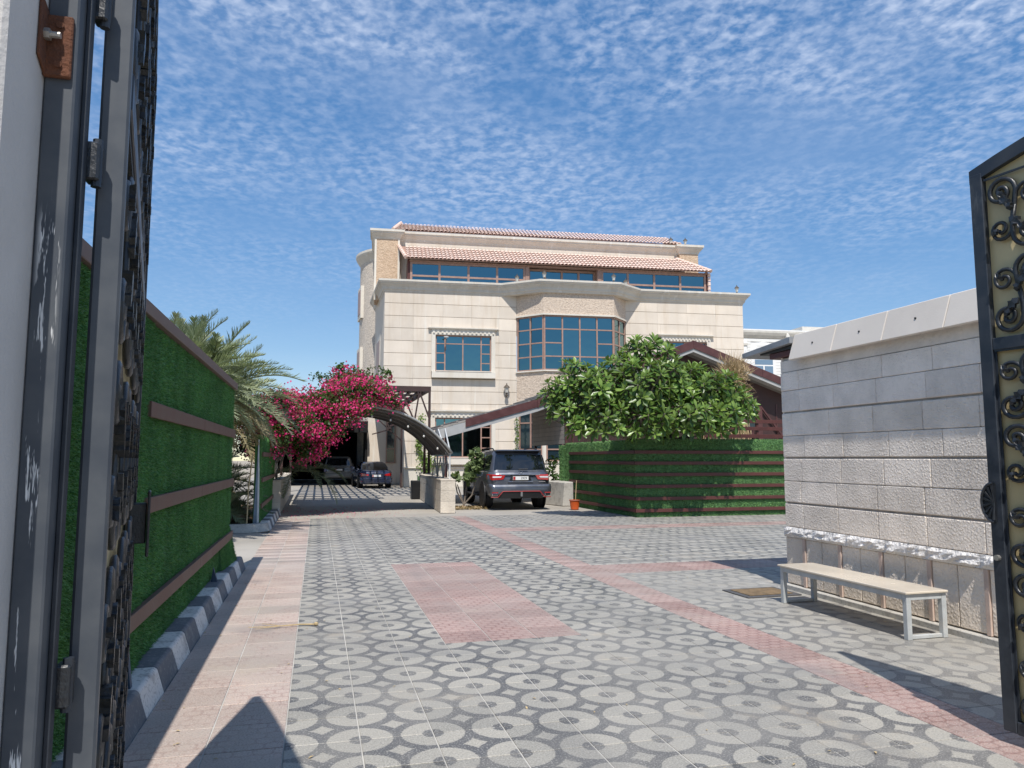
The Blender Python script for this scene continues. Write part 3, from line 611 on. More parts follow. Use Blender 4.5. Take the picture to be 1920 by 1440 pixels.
# ================================================================== villa
HO, HR = (3.46, 42.01, 0), R(-4.5)
house = tag(empty('villa', HO, HR), 'large cream stone villa with glazed bay and terracotta roof tiles', 'house')
def limestone(name, base, rnd=.09):
    n = NT(name); p = n.objc(); f = n.noise(p, .9, 5, .6); c = n.mix(n.ramp(f, .3, .7), tuple(q * .90 for q in base), base)
    c = n.mix(n.math('MULTIPLY', n.ramp(n.noise(p, 1.6, 5, .68, (1.4, 1.4, .16)), .46, .70), .55), c, (base[0] * .80, base[1] * .74, base[2] * .66))
    c = n.mix(n.math('MULTIPLY', n.ramp(n.noise(p, 2.4, 4, .6, (1.5, 1.5, .08)), .58, .70), .55), c, (min(base[0] * 1.18, .8), min(base[1] * 1.22, .78), min(base[2] * 1.3, .75)))
    c = n.mix(1.0, c, n.comb(*[n.math('ADD', n.math('MULTIPLY', n.rnd(), rnd * 2), 1 - rnd)] * 3), 'MULTIPLY')
    c = n.mix(n.math('MULTIPLY', n.noise(p, 30, 3), .2), c, tuple(q * .78 for q in base))
    return n.done(c, .8, n.bump(n.noise(p, 60, 3), .12, .01), spec=.3)
lime = limestone('cream_limestone', (.735, .65, .55)); lime_trim = limestone('pale_limestone_trim', (.74, .69, .605), .03); lime_cornice = limestone('weathered_cornice', (.66, .62, .55), .02)
def plaster(name, a, b):
    n = NT(name); p = n.objc(); v = n.noise(p, 9, 4, .65, (1, 1, 1.7), .8); w = n.noise(p, .8, 3)
    c = n.mix(n.ramp(v, .36, .62), b, a); c = n.mix(n.math('MULTIPLY', n.ramp(w, .35, .7), .4), c, tuple(q * .82 for q in a))
    return n.done(c, .9, n.bump(v, .9, .05), spec=.2)
rough_pl = plaster('rough_pink_plaster', (.72, .60, .485), (.48, .38, .30)); rough_pl2 = plaster('rough_orange_plaster', (.70, .53, .38), (.48, .34, .23)); rough_grey = plaster('rough_grey_plaster', (.66, .585, .50), (.44, .385, .33))
frame_m = plain('brown_window_frame', (.40, .25, .195), .45, .2, 5, 60)
def tinted_glass():
    n = NT('blue_reflective_glass'); p = n.objc(); r = n.rnd()
    c = n.mix(r, (.095, .20, .235), (.14, .265, .29)); nm = n.bump(n.noise(p, 1.1, 2), .12, .05)
    return n.done(c, .06, nm, 1.0)
glass_m = tinted_glass()
def dark_glass(name='dark_glass', col=(.015, .03, .04)): return NT(name).done(col, .05, spec=.6)
dglass_m = dark_glass()
HB = [0.0, .42, 1.12] + [1.85 + .706 * i for i in range(13)] + [11.05, 11.2]
HB = [0.0, 1.10, 1.85, 2.55, 3.25, 3.95, 4.66, 5.37, 6.08, 6.77, 7.51, 8.22, 8.94, 9.64, 10.36, 11.05, 11.22]
WIN = [(2.66, 6.33, 6.13, 9.03), (2.68, 6.35, 1.25, 4.30), (16.38, 19.56, 6.13, 9.03), (16.4, 19.6, 1.25, 4.30)]
HOLES = [(0, 1.2, -1, 4.9)] + WIN
core_m = plain('joint_mortar', (.46, .385, .30), .95, .3, 5)  # plain brown mortar that shows in the panel joints
# core behind the stone panels
for half_ in ((0, 7.58, 0, 11.22), (14.2, 21.75, 0, 11.22)):
  b = MB()
  for (s0, s1, z0, z1) in rects_minus([half_], [HOLES[0]] + [(w[0] + .22, w[1] - .22, w[2] + .35, w[3] - .4) for w in WIN]): b.box(s0, s1, .045, .35, z0, z1)
  b.build('wall_core', core_m, house)
b = MB().box(21.45, 21.74, .36, 14, 0, 11.22); b.build('side_wall', lime, house)
for cols in ([0, 1.63, 3.3, 4.95, 6.55, 7.58], [14.2, 16.2, 18.1, 19.95, 21.75]):
    for zi in range(1, len(HB) - 1):
        sh = 0
        for a, c in zip(cols[:-1], cols[1:]):
            for (s0, s1, z0, z1) in rects_minus([(a, c, HB[zi], HB[zi + 1])], HOLES):
                if s1 - s0 < .03 or z1 - z0 < .05: continue
                MB().box(s0 + .002, s1 - .002, 0, .046, z0 + .012, z1 - .010).build('stone_panel', lime, house, .006)
    a0 = 1.2 if cols[0] == 0 else cols[0]
    MB().box(a0, cols[-1], -.05, .046, 0, 1.03).build('plinth', lime_trim, house, .01); MB().sweep([(a0, -.05), (cols[-1], -.05)], [(0, 1.032), (.05, 1.032), (.09, 1.06), (.09, 1.10), (0, 1.12)]).build('plinth_moulding', lime_trim, house)
def window(parent, s0, s1, z0, z1, vbars, hbars, o=.10, skip=(), name='window', gm=None, fw=.07, M4=None):
    """frame with mullions at vbars and transoms at hbars; skip: (col,row) merges with the row above"""
    fm = MB(); d = .08
    S = [s0] + list(vbars) + [s1]; Z = [z0] + list(hbars) + [z1]
    fm.box(s0, s0 + fw, o - .03, o + d, z0, z1); fm.box(s1 - fw, s1, o - .03, o + d, z0, z1); fm.box(s0 + fw, s1 - fw, o - .0295, o + d, z0, z0 + fw); fm.box(s0 + fw, s1 - fw, o - .0295, o + d, z1 - fw, z1)
    for v in vbars: fm.box(v - fw * .5, v + fw * .5, o - .02, o + d - .002, z0 + fw, z1 - fw)
    for j, h in enumerate(hbars):
        for i in range(len(S) - 1):
            if (i, j) in skip: continue
            l = S[i] + (fw if i == 0 else fw * .5); r = S[i + 1] - (fw if i == len(S) - 2 else fw * .5)
            fm.box(l, r, o - .015, o + d - .004, h - fw * .42, h + fw * .42)
    w = fm.build(name, frame_m, parent)
    for i in range(len(S) - 1):
        j = 0
        while j < len(Z) - 1:
            k = j
            while (i, k) in skip and k < len(Z) - 2: k += 1
            l = S[i] + .02; r = S[i + 1] - .02; t = random.uniform(-.012, .012)
            MB().hexa([(l, o + .03, Z[j] + .02), (r, o + .03 + t, Z[j] + .02), (r, o + .036 + t, Z[j] + .02), (l, o + .036, Z[j] + .02), (l, o + .03, Z[k + 1] - .02), (r, o + .03 + t, Z[k + 1] - .02), (r, o + .036 + t, Z[k + 1] - .02), (l, o + .036, Z[k + 1] - .02)]).build('pane', gm or glass_m, w)
            j = k + 1
    return w
def window_trim(parent, s0, s1, z0, z1, sill=True):
    """stone surround, dentil frieze, cornice and sill block"""
    t = MB().box(s0, s0 + .23, -.07, .06, z0 + .36, z1 - .12).box(s1 - .23, s1, -.07, .06, z0 + .36, z1 - .12).box(s0 + .23, s1 - .23, -.069, .06, z1 - .42, z1 - .12).build('window_surround', lime_trim, parent, .008)
    MB().box(s0 + .10, s0 + .15, -.10, -.0705, z0 + .4, z1 - .45).box(s1 - .15, s1 - .10, -.10, -.0705, z0 + .4, z1 - .45).build('bead', lime_trim, t)
    MB().sweep([(s0 - .06, .03), (s0 - .06, -.07), (s1 + .06, -.07), (s1 + .06, .03)], [(-.02, z1 - .125), (.04, z1 - .12), (.10, z1 - .06), (.13, z1 - .055), (.13, z1), (-.02, z1)]).build('window_cornice', lime_trim, t)
    nd = 15
    for i in range(nd):
        c = s0 + .13 + (s1 - s0 - .26) * i / (nd - 1); MB().box(c - .05, c + .05, -.13, -.0695, z1 - .33, z1 - .235).build('dentil', lime_trim, t)
    MB().box(s0 + .02, s1 - .02, -.28, .06, z0, z0 + .34).build('sill_block', lime_trim, t, .01); MB().box(s0 + .25, s1 - .25, -.30, .06, z0 + .343, z0 + .39).build('sill', lime_trim, t, .006)
    return t
for (s0, s1, z0, z1) in WIN:
    window_trim(house, s0, s1, z0, z1); a, c, e, g = s0 + .23, s1 - .23, z0 + .39, z1 - .42; w = c - a; h = g - e
    window(house, a, c, e, g, [a + .17 * w, a + .49 * w, a + .82 * w], [e + .24 * h, e + .505 * h, e + .765 * h], skip=((1, 0), (1, 1), (2, 0), (2, 1)))
# glazed bay
BAY = [(7.58, 0), (8.9, -1.3), (13.07, -1.3), (14.2, 0)]
b = MB(); top = MB()
for (p, q) in zip(BAY[:-1], BAY[1:]):
    L = math.dist(p, q); a = math.atan2(q[1] - p[1], q[0] - p[0])
    e = MB(); f_ = obj('bay_face', MB().box(0, L, 0, .18, 9.76, 11.2).mesh('bay_face'), rough_pl, house, loc=(p[0], p[1], 0), rot=(0, 0, a))
    MB().box(0, L, 0, .18, 4.5, 6.5).build('bay_apron', rough_pl, f_); MB().box(0, L, .0, .18, 0, 1.4).build('bay_base', lime_trim, f_)
    for (x0, x1) in ((0, .12), (L - .12, L)): MB().box(x0, x1, .001, .18, 1.4, 4.5).build('bay_jamb', lime_trim, f_)
    mid = L > 3
    vb = [L * .265, L * .51, L * .755] if mid else [L * .5]
    w1 = window(house, .02, L - .02, 6.55, 9.72, vb, [7.36, 8.13, 8.93], o=.05, skip=((1, 1), (2, 1)) if mid else (), name='bay_window', fw=.085)
    w2 = window(house, .13, L - .13, 1.42, 4.48, vb, [2.1, 3.6], o=.06, name='bay_window', fw=.085, gm=dglass_m)
    for w_ in (w1, w2): w_.location = (p[0], p[1], 0); w_.rotation_euler = (0, 0, a)
for z0, z1, e, m_, n_ in ((9.715, 9.80, .09, lime_trim, 'bay_lintel'), (6.49, 6.56, .10, lime_trim, 'bay_sill'), (1.36, 1.425, .08, lime_trim, 'bay_sill')):
    MB().sweep([BAY[0], BAY[1], BAY[2], BAY[3]], [(0.001, z0), (e, z0), (e, z1), (0.001, z1)]).build(n_, m_, house)
# parapet cornice follows wall and bay
CP = [(-.56, 6.2), (0, 0), (6.75, 0), (8.72, -1.42), (13.22, -1.42), (14.95, -.02), (21.75, 0), (21.75, 14)]
PROF = [(-.30, 10.98), (.02, 11.0), (.05, 11.10), (.10, 11.13), (.13, 11.26), (.20, 11.36), (.26, 11.41), (.27, 11.47), (.33, 11.49), (.34, 11.55), (.37, 11.56), (.37, 11.67), (-.30, 11.67)]
MB().sweep(CP, PROF).build('parapet_cornice', lime_cornice, house)
MB().prism([(-.3, 6), (0.2, .3), (7, .3), (8.8, -1.1), (13.1, -1.1), (14.8, .3), (21.6, .3), (21.6, 14), (-.3, 14)], 11.0, 11.15, 'z').build('terrace_floor', concrete_mat, house)
# left flank, cantilever over the porch
MB().hexa([(-.55, 6.0, 4.9), (0, .046, 4.9), (.3, .046, 4.9), (-.25, 6.0, 4.9), (-.55, 6.0, 11.2), (0, .046, 11.2), (.3, .046, 11.2), (-.25, 6, 11.2)]).build('flank_wall', lime, house)
MB().prism([(0, .0), (1.2, 0), (1.2, 6), (-.55, 6)], 4.78, 4.9, 'z').build('porch_soffit', lime_trim, house)
MB().box(1.2, 1.5, .047, 7, 0, 4.78).build('porch_side_wall', lime, house); MB().box(-.9, 1.199, 6.0, 6.3, 0, 4.77).build('porch_back_wall', lime, house)
window(house, .25, .85, 1.3, 3.9, [], [2.2], o=5.93, gm=dglass_m)
ft = MB().hexa([(-.42, 4.6, 6.2), (-.22, 2.2, 6.2), (-.05, 2.2, 6.2), (-.25, 4.6, 6.2), (-.42, 4.6, 9.0), (-.22, 2.2, 9.0), (-.05, 2.2, 9.0), (-.25, 4.6, 9.0)]).build('flank_window_surround', lime_trim, house)
MB().hexa([(-.44, 4.2, 6.6), (-.27, 2.6, 6.6), (-.1, 2.6, 6.6), (-.3, 4.2, 6.6), (-.44, 4.2, 8.6), (-.27, 2.6, 8.6), (-.1, 2.6, 8.6), (-.3, 4.2, 8.6)]).build('flank_window', frame_m, ft)
# round stair tower
tw_c = (1.35, 9.6); tr = 3.0
tb = MB().lathe([(tr, 0), (tr, 15.1)], (*tw_c, 0), 48).build('stair_tower', rough_grey, house)
MB().lathe([(tr, 14.75), (tr + .05, 14.85), (tr + .28, 15.2), (tr + .32, 15.3), (tr + .32, 15.45), (tr - .1, 15.45)], (*tw_c, 0), 48).build('tower_cornice', lime_cornice, tb)
for (z0, z1) in ((7.0, 9.0), (11.0, 13.2)):
    for a in (R(188),):
        c, s_ = math.cos(a), math.sin(a); b = MB().hexa([(tw_c[0] + c * r_ + t * -s_, tw_c[1] + s_ * r_ + t * c, z) for z in (z0, z1) for (r_, t) in ((tr + .05, -.9), (tr + .05, .9), (tr - .5, .9), (tr - .5, -.9))])
        o = b.build('tower_window_surround', lime_trim, tb)
        MB().hexa([(tw_c[0] + c * r_ + t * -s_, tw_c[1] + s_ * r_ + t * c, z) for z in (z0 + .3, z1 - .25) for (r_, t) in ((tr + .08, -.6), (tr + .08, .6), (tr - .4, .6), (tr - .4, -.6))]).build('tower_window', frame_m, tb)
# top storey
MB().box(.7, 19.1, 3.15, 12, 11.1, 15.05).build('upper_wall', lime, house)
for (a, c) in ((-.62, .85), (18.92, 20.2)): MB().box(a, c, 2.85, 4.4, 11.1, 15.02).build('corner_pier', rough_pl2, house)
MB().box(-.5, .7, 4.41, 12, 11.1, 15.0).build('upper_flank', lime, house)
for (a, c) in ((-.64, -.52), (.75, .87)): MB().box(a, c, 2.83, 2.95, 11.1, 15.02).build('pier_edge', lime_trim, house)
UP = [(-.55, 10), (-.55, 4.45), (-.62, 4.4), (-.62, 2.85), (.85, 2.85), (.85, 3.15), (18.92, 3.15), (18.92, 2.85), (20.2, 2.85), (20.2, 10)]
MB().sweep(UP, [(-.2, 14.86), (.02, 14.88), (.06, 15.0), (.16, 15.12), (.20, 15.18), (.24, 15.2), (.25, 15.29), (.30, 15.3), (.30, 15.44), (-.2, 15.44)]).build('upper_cornice', lime_cornice, house)
# terracotta barrel tiles
def terracotta():
    n = NT('terracotta_tiles'); p = n.objc(); v = n.voro(p, 3.5); f = n.noise(p, 2, 4); 
    c = n.mix(n.ramp(n.noise(p, 6, 2), .35, .65), (.66, .46, .375), (.78, .60, .51)); c = n.mix(n.ramp(f, .45, .75), c, (.74, .60, .52)); c = n.mix(n.math('MULTIPLY', n.ramp(n.noise(p, 14, 3), .55, .75), .5), c, (.40, .23, .18))
    return n.done(c, .8, n.bump(n.noise(p, 40, 3), .2, .01))
terra = terracotta()
def barrel_roof(name, e0, e1, t0, t1, parent, pitch=.235, row=.40, kindstuff=True):
    """tiles on the quad eave e0->e1, top t0->t1; each tile an arched plate, lifted over the one below"""
    e0, e1, t0, t1 = map(Vector, (e0, e1, t0, t1)); L = (e1 - e0).length; ux = (e1 - e0) / L; S = ((t0 - e0) - ux * (t0 - e0).dot(ux)); sl = S.length; uy = S / sl; un = ux.cross(uy)
    nr = max(1, round(sl / row)); row = sl / nr; nc = int(L / pitch); pitch = L / nc; seg = 5; V, F = [], []
    dl = (t0 - e0).dot(ux) / sl; dr = (t1 - e1).dot(ux) / sl
    for c in range(nc):
        for r in range(nr):
            xm = (c + .5) * pitch; ym = (r + .5) * row
            if xm < dl * ym - .05 or xm > L + dr * ym + .05: continue
            ra, rb = pitch * .47, pitch * .40; o = len(V); jit = random.uniform(-.008, .008)
            for (y_, rad, lift) in ((r * row - .05, ra, .055), ((r + 1) * row, rb, .01)):
                for k in range(seg + 1):
                    a = math.pi * k / seg; V.append(e0 + ux * (xm - rad * math.cos(a)) + uy * (y_ + jit) + un * (lift + rad * .62 * math.sin(a)))
            for k in range(seg): F.append((o + k, o + k + 1, o + seg + 1 + k + 1, o + seg + 1 + k))
    sh = MB().add([e0 - un * .03, e1 - un * .03, t1 - un * .03, t0 - un * .03, e0 + un * .02, e1 + un * .02, t1 + un * .02, t0 + un * .02], [(0, 3, 2, 1), (4, 5, 6, 7), (0, 1, 5, 4), (1, 2, 6, 5), (2, 3, 7, 6), (3, 0, 4, 7)])
    d = sh.build(name + '_deck', frame_m, parent)
    me = bpy.data.meshes.new('roof_tiles'); me.from_pydata(V, [], F); o = obj('roof_tiles', me, terra, d)
    kind(o, 'stuff'); return d
barrel_roof('gallery_roof', (1.2, .85, 13.22), (20.15, .85, 13.22), (.80, 3.05, 14.52), (18.75, 3.05, 14.52), house)
barrel_roof('upper_roof', (.45, 2.92, 15.50), (19.0, 2.92, 15.50), (.95, 4.6, 16.42), (18.6, 4.6, 16.02), house)
ht = MB()
for (p0, p1, n_) in (((20.15, .85, 13.28), (18.75, 3.05, 14.60), 8), ((1.18, .85, 13.28), (.80, 3.05, 14.6), 7), ((.45, 2.92, 15.55), (.95, 4.6, 16.5), 6), ((19.0, 2.92, 15.55), (18.6, 4.6, 16.1), 6)):
    p0, p1 = Vector(p0), Vector(p1)
    for i in range(n_):
        a, c = p0.lerp(p1, i / n_), p0.lerp(p1, (i + 1.12) / n_); ht.tube([a, c], [.12, .10], 8)
kind(ht.build('hip_tiles', terra, house), 'stuff')
# glazed gallery under the tiles, in three runs
def gallery(s0, s1, o, cols):
    w = window(house, s0, s1, 11.16, 13.13, [s0 + (s1 - s0) * k / cols for k in range(1, cols)], [12.30], o=o, name='gallery_window', fw=.13)
    return w
gallery(1.45, 8.35, 1.25, 4); gallery(8.6, 12.85, 1.7, 4); gallery(13.1, 19.95, 1.25, 4)
MB().box(1.4, 20.0, 1.1, 1.45, 13.131, 13.20).build('gallery_beam', frame_m, house)
for s0 in (8.36, 12.86): MB().box(s0, s0 + .23, 1.2, 2.5, 11.1, 13.13).build('gallery_return', frame_m, house)
MB().box(1.3, 1.44, 1.25, 3.1, 11.1, 13.4).build('gallery_side', brown_far, house); MB().box(19.96, 20.1, 1.25, 3.1, 11.1, 13.3).build('gallery_side', brown_far, house)
for i in range(11): MB().bar((1.28, 1.3 + i * .17, 11.2), (1.28, 1.3 + min(i * .17 + 1.0, 1.8), 12.2 + i * .09), .03, .06).build('trellis_slat', terra, house)
for i in range(7): MB().tube([(20.13, 1.15, 11.3 + i * .28), (20.13, 1.15, 11.52 + i * .28)], [.11, .09], 8).build('end_tile', terra, house)
# lanterns on the parapet and wall
lan_m = plain('dark_bronze', (.09, .07, .05), .5, .3, 20); lglass_m = NT('frosted_lantern_glass').done((.55, .53, .48), .25)
def lantern(s, o, z, label, wall=False, sc=1.0):
    q = Matrix.Rotation(HR, 3, 'Z') @ Vector((s, o, 0)); t = tag(empty('lantern', (HO[0] + q.x, HO[1] + q.y, z), HR), label, 'lantern', 'lanterns of the villa'); t.scale = (sc,) * 3
    MB().lathe([(.09, 0), (.09, .03), (.03, .06), (.03, .12), (.06, .15)], (0, 0, 0), 10).build('foot', lan_m, t)
    MB().lathe([(.07, .15), (.12, .38)], (0, 0, 0), 6).build('lamp_glass', lglass_m, t); MB().lathe([(.15, .38), (.13, .42), (.05, .50), (.02, .52), (.025, .56), (.005, .60)], (0, 0, 0), 10).build('cap', lan_m, t)
    if wall: MB().tube([(0, 0, .05), (0, .1, -.05), (0, .2, .05)], .02, 6).build('wall_arm', lan_m, t)
    return t
lantern(7.55, -.35, 11.66, 'parapet lantern at the left end of the bay cornice'); lantern(8.9, -1.55, 11.66, 'parapet lantern over the left corner of the glazed bay'); lantern(13.0, -1.55, 11.66, 'parapet lantern over the right corner of the glazed bay')
lantern(14.1, -.4, 11.66, 'parapet lantern just beside the right end of the bay'); lantern(21.4, 0, 11.66, 'parapet lantern on the far right corner of the villa'); lantern(19.4, 3.0, 15.44, 'lantern on the upper roof pier of the villa'); lantern(18.4, 3.0, 15.44, 'lantern beside the end of the upper tiled roof')
lantern(.25, 2.6, 11.75, 'small lantern before the orange plaster pier', sc=.8); lantern(6.97, -.2, 5.15, 'wall lantern left of the rough plaster bay apron', wall=True, sc=1.25)
# small floodlight on the first floor window
fl = tag(empty('floodlight', tuple(Vector(HO) + Matrix.Rotation(HR, 3, 'Z') @ Vector((3.47, -.35, 8.3)))), 'small white dish floodlight before the upper left window', 'floodlight')
MB().lathe([(.02, -.05), (.13, .0), (.14, .05), (.02, .07)], (0, 0, .12), 12).build('dish', plain('white_plastic', (.8, .8, .78), .4, .1), fl); MB().tube([(0, .05, .1), (.03, .3, -.25), (.05, .38, -.55)], .02, 6).build('arm', frame_m, fl)
# ================================================================== white neighbouring house
nb = tag(empty('white_house', (38.0, 62.0, 0), R(-4)), 'white neighbouring house with arched window panel and flat roof', 'house')
wh = plain('white_render', (.80, .79, .76), .8, .08, .6, 20); wh_t = plain('white_trim', (.82, .81, .79), .7, .06, 2); offw = plain('off_white_cornice', (.62, .59, .53), .8, .15, 2)
MB().box(-12, 20, .06, 14, 0, 13.0).build('wall', wh, nb)
for i in range(16):
    z = 8.4 + i * .28
    for (a, c) in rects_minus([(-12, 20, z, z + .27)], [(1.35, 3.85, 0, 12.6)]) and [(r[0], r[1]) for r in rects_minus([(-12, 20, z, z + .27)], [(1.35, 3.85, 0, 12.6)])]: MB().box(a, c, 0, .059, z + .012, z + .27).build('wall_board', wh, nb)
MB().sweep([(-12, 14), (-12, 0), (20, 0), (20, 14)], [(-.1, 12.9), (.05, 12.95), (.2, 13.2), (.3, 13.45), (.3, 13.62), (-.1, 13.62)]).build('cornice', offw, nb)
MB().box(-12.3, 20.3, -.3, 14, 13.625, 13.75).build('coping', wh_t, nb)
for (a, c) in ((-.2, .9), (4.6, 5.4)): MB().box(a, c, -.12, .0, 0, 12.6).build('pilaster', wh_t, nb); MB().box(a - .08, c + .08, -.2, .0, 12.2, 12.4).build('pilaster_cap', offw, nb)
ar = [(1.5 + 1.1 - 1.1 * math.cos(a), 11.35 + 1.1 * math.sin(a)) for a in np.linspace(0, math.pi, 15)]
b = MB().prism([(1.35, 8.4), (1.35, 11.35)] + [(2.6 - 1.25 * math.cos(a), 11.35 + 1.25 * math.sin(a)) for a in np.linspace(0, math.pi, 17)][1:-1] + [(3.85, 11.35), (3.85, 8.4)], -.05, .059, 'y').build('arch_panel', wh_t, nb)
for i in range(7): MB().box(1.62 + max(0, i - 3) * .12, 3.58 - max(0, i - 3) * .12, -.075, -.051, 11.0 + .19 * i, 11.17 + .19 * i).build('arch_board', wh, b)
wn_ = MB().box(1.6, 3.6, -.09, -.051, 9.0, 10.95).build('window', wh_t, nb)
for (a, c, d, e) in ((1.68, 3.52, 10.40, 10.88), (1.68, 2.52, 9.1, 10.28), (2.66, 3.52, 9.1, 10.28)): MB().box(a, c, -.098, -.091, d, e).build('pane', NT('pale_blue_glass').done((.16, .24, .33), .1, spec=.7) if 'pale_blue_glass' not in bpy.data.materials else bpy.data.materials['pale_blue_glass'], wn_)
MB().lathe([(.12, 0), (.22, .3), (.12, .6), (.02, .7)], (5.0, -.35, 12.75), 10).build('finial', offw, nb)
MB().box(8, 12, 2, 5, 13.7, 14.6).build('roof_room', offw, nb)

# ================================================================== pavilion with gable roof and carport wing
pv = tag(empty('pavilion', (0, 25, 0)), 'maroon gabled pavilion and carport roof behind the frangipani', 'pavilion')
maroon = plain('maroon_board', (.105, .040, .037), .45, .25, 4, 60, .1, 40); maroon_d = plain('dark_maroon_wall', (.06, .026, .024), .6, .3, 3, 50); soffit = plain('grey_soffit', (.42, .42, .41), .6, .15, 4); rgrey = plain('dusty_roof_sheet', (.34, .31, .28), .8, .3, 2, 40)
RP = [(3.9, 2.62), (7.4, 3.62), (13.48, 5.94), (19.2, 3.95)]     # roof line across the front
for k in range(3):
    (xa, za), (xb, zb) = RP[k], RP[k + 1]
    MB().hexa([(xa, .0, za - .06), (xb, .0, zb - .06), (xb, 6, zb - .06), (xa, 6, za - .06), (xa, .0, za - .0), (xb, 0, zb - .0), (xb, 6, zb), (xa, 6, za)]).build('roof_plane', rgrey, pv)
    x0 = 4.85 if k == 0 else xa; z0 = za + (zb - za) * (x0 - xa) / (xb - xa); h = .27 if k else .25
    n_ = 2 if k else 1
    for i in range(n_):
        u0, u1 = x0 + (xb - x0) * i / n_, x0 + (xb - x0) * (i + 1) / n_; w0, w1 = z0 + (zb - z0) * i / n_, z0 + (zb - z0) * (i + 1) / n_
        MB().hexa([(u0, -.035, w0 - h), (u1 - .006, -.035, w1 - h), (u1 - .006, -.001, w1 - h), (u0, -.001, w0 - h), (u0, -.035, w0 + .03), (u1 - .006, -.035, w1 + .03), (u1 - .006, -.001, w1 + .03), (u0, -.001, w0 + .03)]).build('fascia_board', maroon, pv, .003)
    MB().hexa([(xa, .001, za - .40), (xb, .001, zb - .40), (xb, .55, zb - .34), (xa, .55, za - .34), (xa, .001, za - .07), (xb, .001, zb - .07), (xb, .55, zb - .07), (xa, .55, za - .07)]).build('soffit_beam', soffit, pv)
# ribs on the carport roof edge
for i in range(18):
    t = i / 18; x = 4.0 + 9.2 * t; z = np.interp(x, [p[0] for p in RP], [p[1] for p in RP]); MB().box(x, x + .08, -.02, 6, z + .031, z + .066).build('roof_rib', rgrey, pv)
MB().prism([(8.6, 0), (8.6, 3.75), (13.48, 5.50), (18.6, 3.75), (18.6, 0)], .62, .75, 'y').build('gable_wall', maroon_d, pv)
for i in range(9): MB().box(8.9 + i * 1.05, 8.94 + i * 1.05, .6, .619, 2.0, 3.7).build('cover_strip', maroon, pv)
# hanging side panel of planks
plank_m = plain('weathered_plank', (.56, .49, .43), .7, .2, 2, 60, .3, 60, rnd=.12)
MB().box(8.50, 8.56, .1, 4.3, 2.09, 3.70).build('panel_back', maroon_d, pv)
for i in range(10): MB().box(8.45, 8.499, .06, 4.3, 2.10 + i * .163, 2.10 + i * .163 + .154).build('plank', plank_m, pv, .004)
MB().box(8.42, 8.50, .0, .06, 2.05, 3.72).build('corner_board', maroon, pv)
# windows and braces at the visible end of the gable wall
for (x0, x1) in ((15.75, 16.35),): MB().box(x0, x1, .595, .618, 2.7, 3.65).build('window', dglass_m, pv); MB().box(x0, x1, .585, .594, 3.25, 3.62).build('blind', plain('pale_blind', (.42, .48, .50), .5, .1), pv)
MB().box(16.4, 16.62, .5, .62, 2.0, 3.6).build('door_post', maroon, pv); MB().bar((15.6, .52, 3.25), (16.3, .52, 2.35), .06, .06).build('brace', maroon, pv); MB().bar((16.6, .52, 3.55), (17.5, .52, 2.45), .06, .06).build('brace', maroon, pv)
for (x, y) in ((4.2, .3), (4.2, 5.6), (9, 5.8), (18.3, 5.8)): MB().box(x, x + .09, y, y + .09, 0, float(np.interp(x, [p[0] for p in RP], [p[1] for p in RP])) - .08).build('post', maroon, pv)
rl = tag(empty('rail_fence', (11.3, 20.4, 0)), 'maroon three-board rail fence above the turf enclosure', 'fence')
for z in (2.72, 2.50, 2.27): MB().box(0, 3.6, 0, .035, z - .055, z + .055).build('board', brown_far, rl, .003)
for x in (.1, 1.8, 3.4): MB().box(x, x + .07, .036, .10, 0, 2.77).build('post', brown_far, rl)
cbk = tag(empty('concrete_block', (8.0, 24.2, 0)), 'rough grey concrete block between the car and turf pillar', 'block'); MB().hexa([(-.02, -.2, 0), (.36, -.2, 0), (.36, 1.2, 0), (-.3, 1.2, 0), (.05, -.2, .78), (.36, -.2, .80), (.36, 1.2, .82), (-.25, 1.2, .80)]).build('block_body', kc, cbk, .015)
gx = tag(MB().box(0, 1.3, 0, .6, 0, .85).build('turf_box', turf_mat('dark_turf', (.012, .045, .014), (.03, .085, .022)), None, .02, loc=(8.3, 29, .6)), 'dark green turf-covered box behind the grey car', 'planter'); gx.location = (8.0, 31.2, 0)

# ================================================================== arched driveway canopy on low stone walls
lw_m = stone_mat('cream_wall_stone', (.66, .58, .475), .35, 20)
def low_wall(loc, rz, label, L=8.3):
    w = tag(empty('low_wall', loc, rz), label, 'wall')
    MB().box(.012, .418, .012, L - .01, 0, .925).build('wall_core', mortar_m, w)
    for zi, (z0, z1) in enumerate(((0, .34), (.34, .66), (.66, .93))):
        y = .013; k = 0
        while y < L - .05:
            l = min(1.15 if (zi % 2 or k) else .6, L - .012 - y)
            for (x0, x1) in ((0, .0118), (.4182, .43)): MB().box(x0, x1, y + .004, y + l - .004, z0 + .005, z1 - .005).build('wall_stone', lw_m, w)
            y += l; k += 1
        MB().box(.0, .43, 0, .0125, z0 + .003, z1 - .003).build('end_stone', lw_m, w)
    MB().box(-.008, .438, -.008, L, .931, .975).build('wall_cap', lw_m, w, .008); return w
low_wall((3.51, 21.82, 0), R(-3.2), 'low cream stone wall right of the driveway under the canopy legs'); low_wall((-1.42, 22.45, 0), R(.5), 'low cream stone wall below the bougainvillea beside the turf panel', 12)
cv = tag(empty('arched_canopy', (1.30, 22.3, 0)), 'dark corrugated arched canopy over the driveway', 'canopy')
hs_, rise, zf = 2.60, 1.36, 1.72; RR = (hs_ ** 2 + rise ** 2) / (2 * rise); a_max = math.asin(hs_ / RR); cz = zf + rise - RR
canopy_m = plain('dark_brown_canopy_sheet', (.15, .135, .12), .5, .25, 3, 40, dirt=(.22, .20, .17))
na, ny, CL = 30, 76, 3.8; V = []
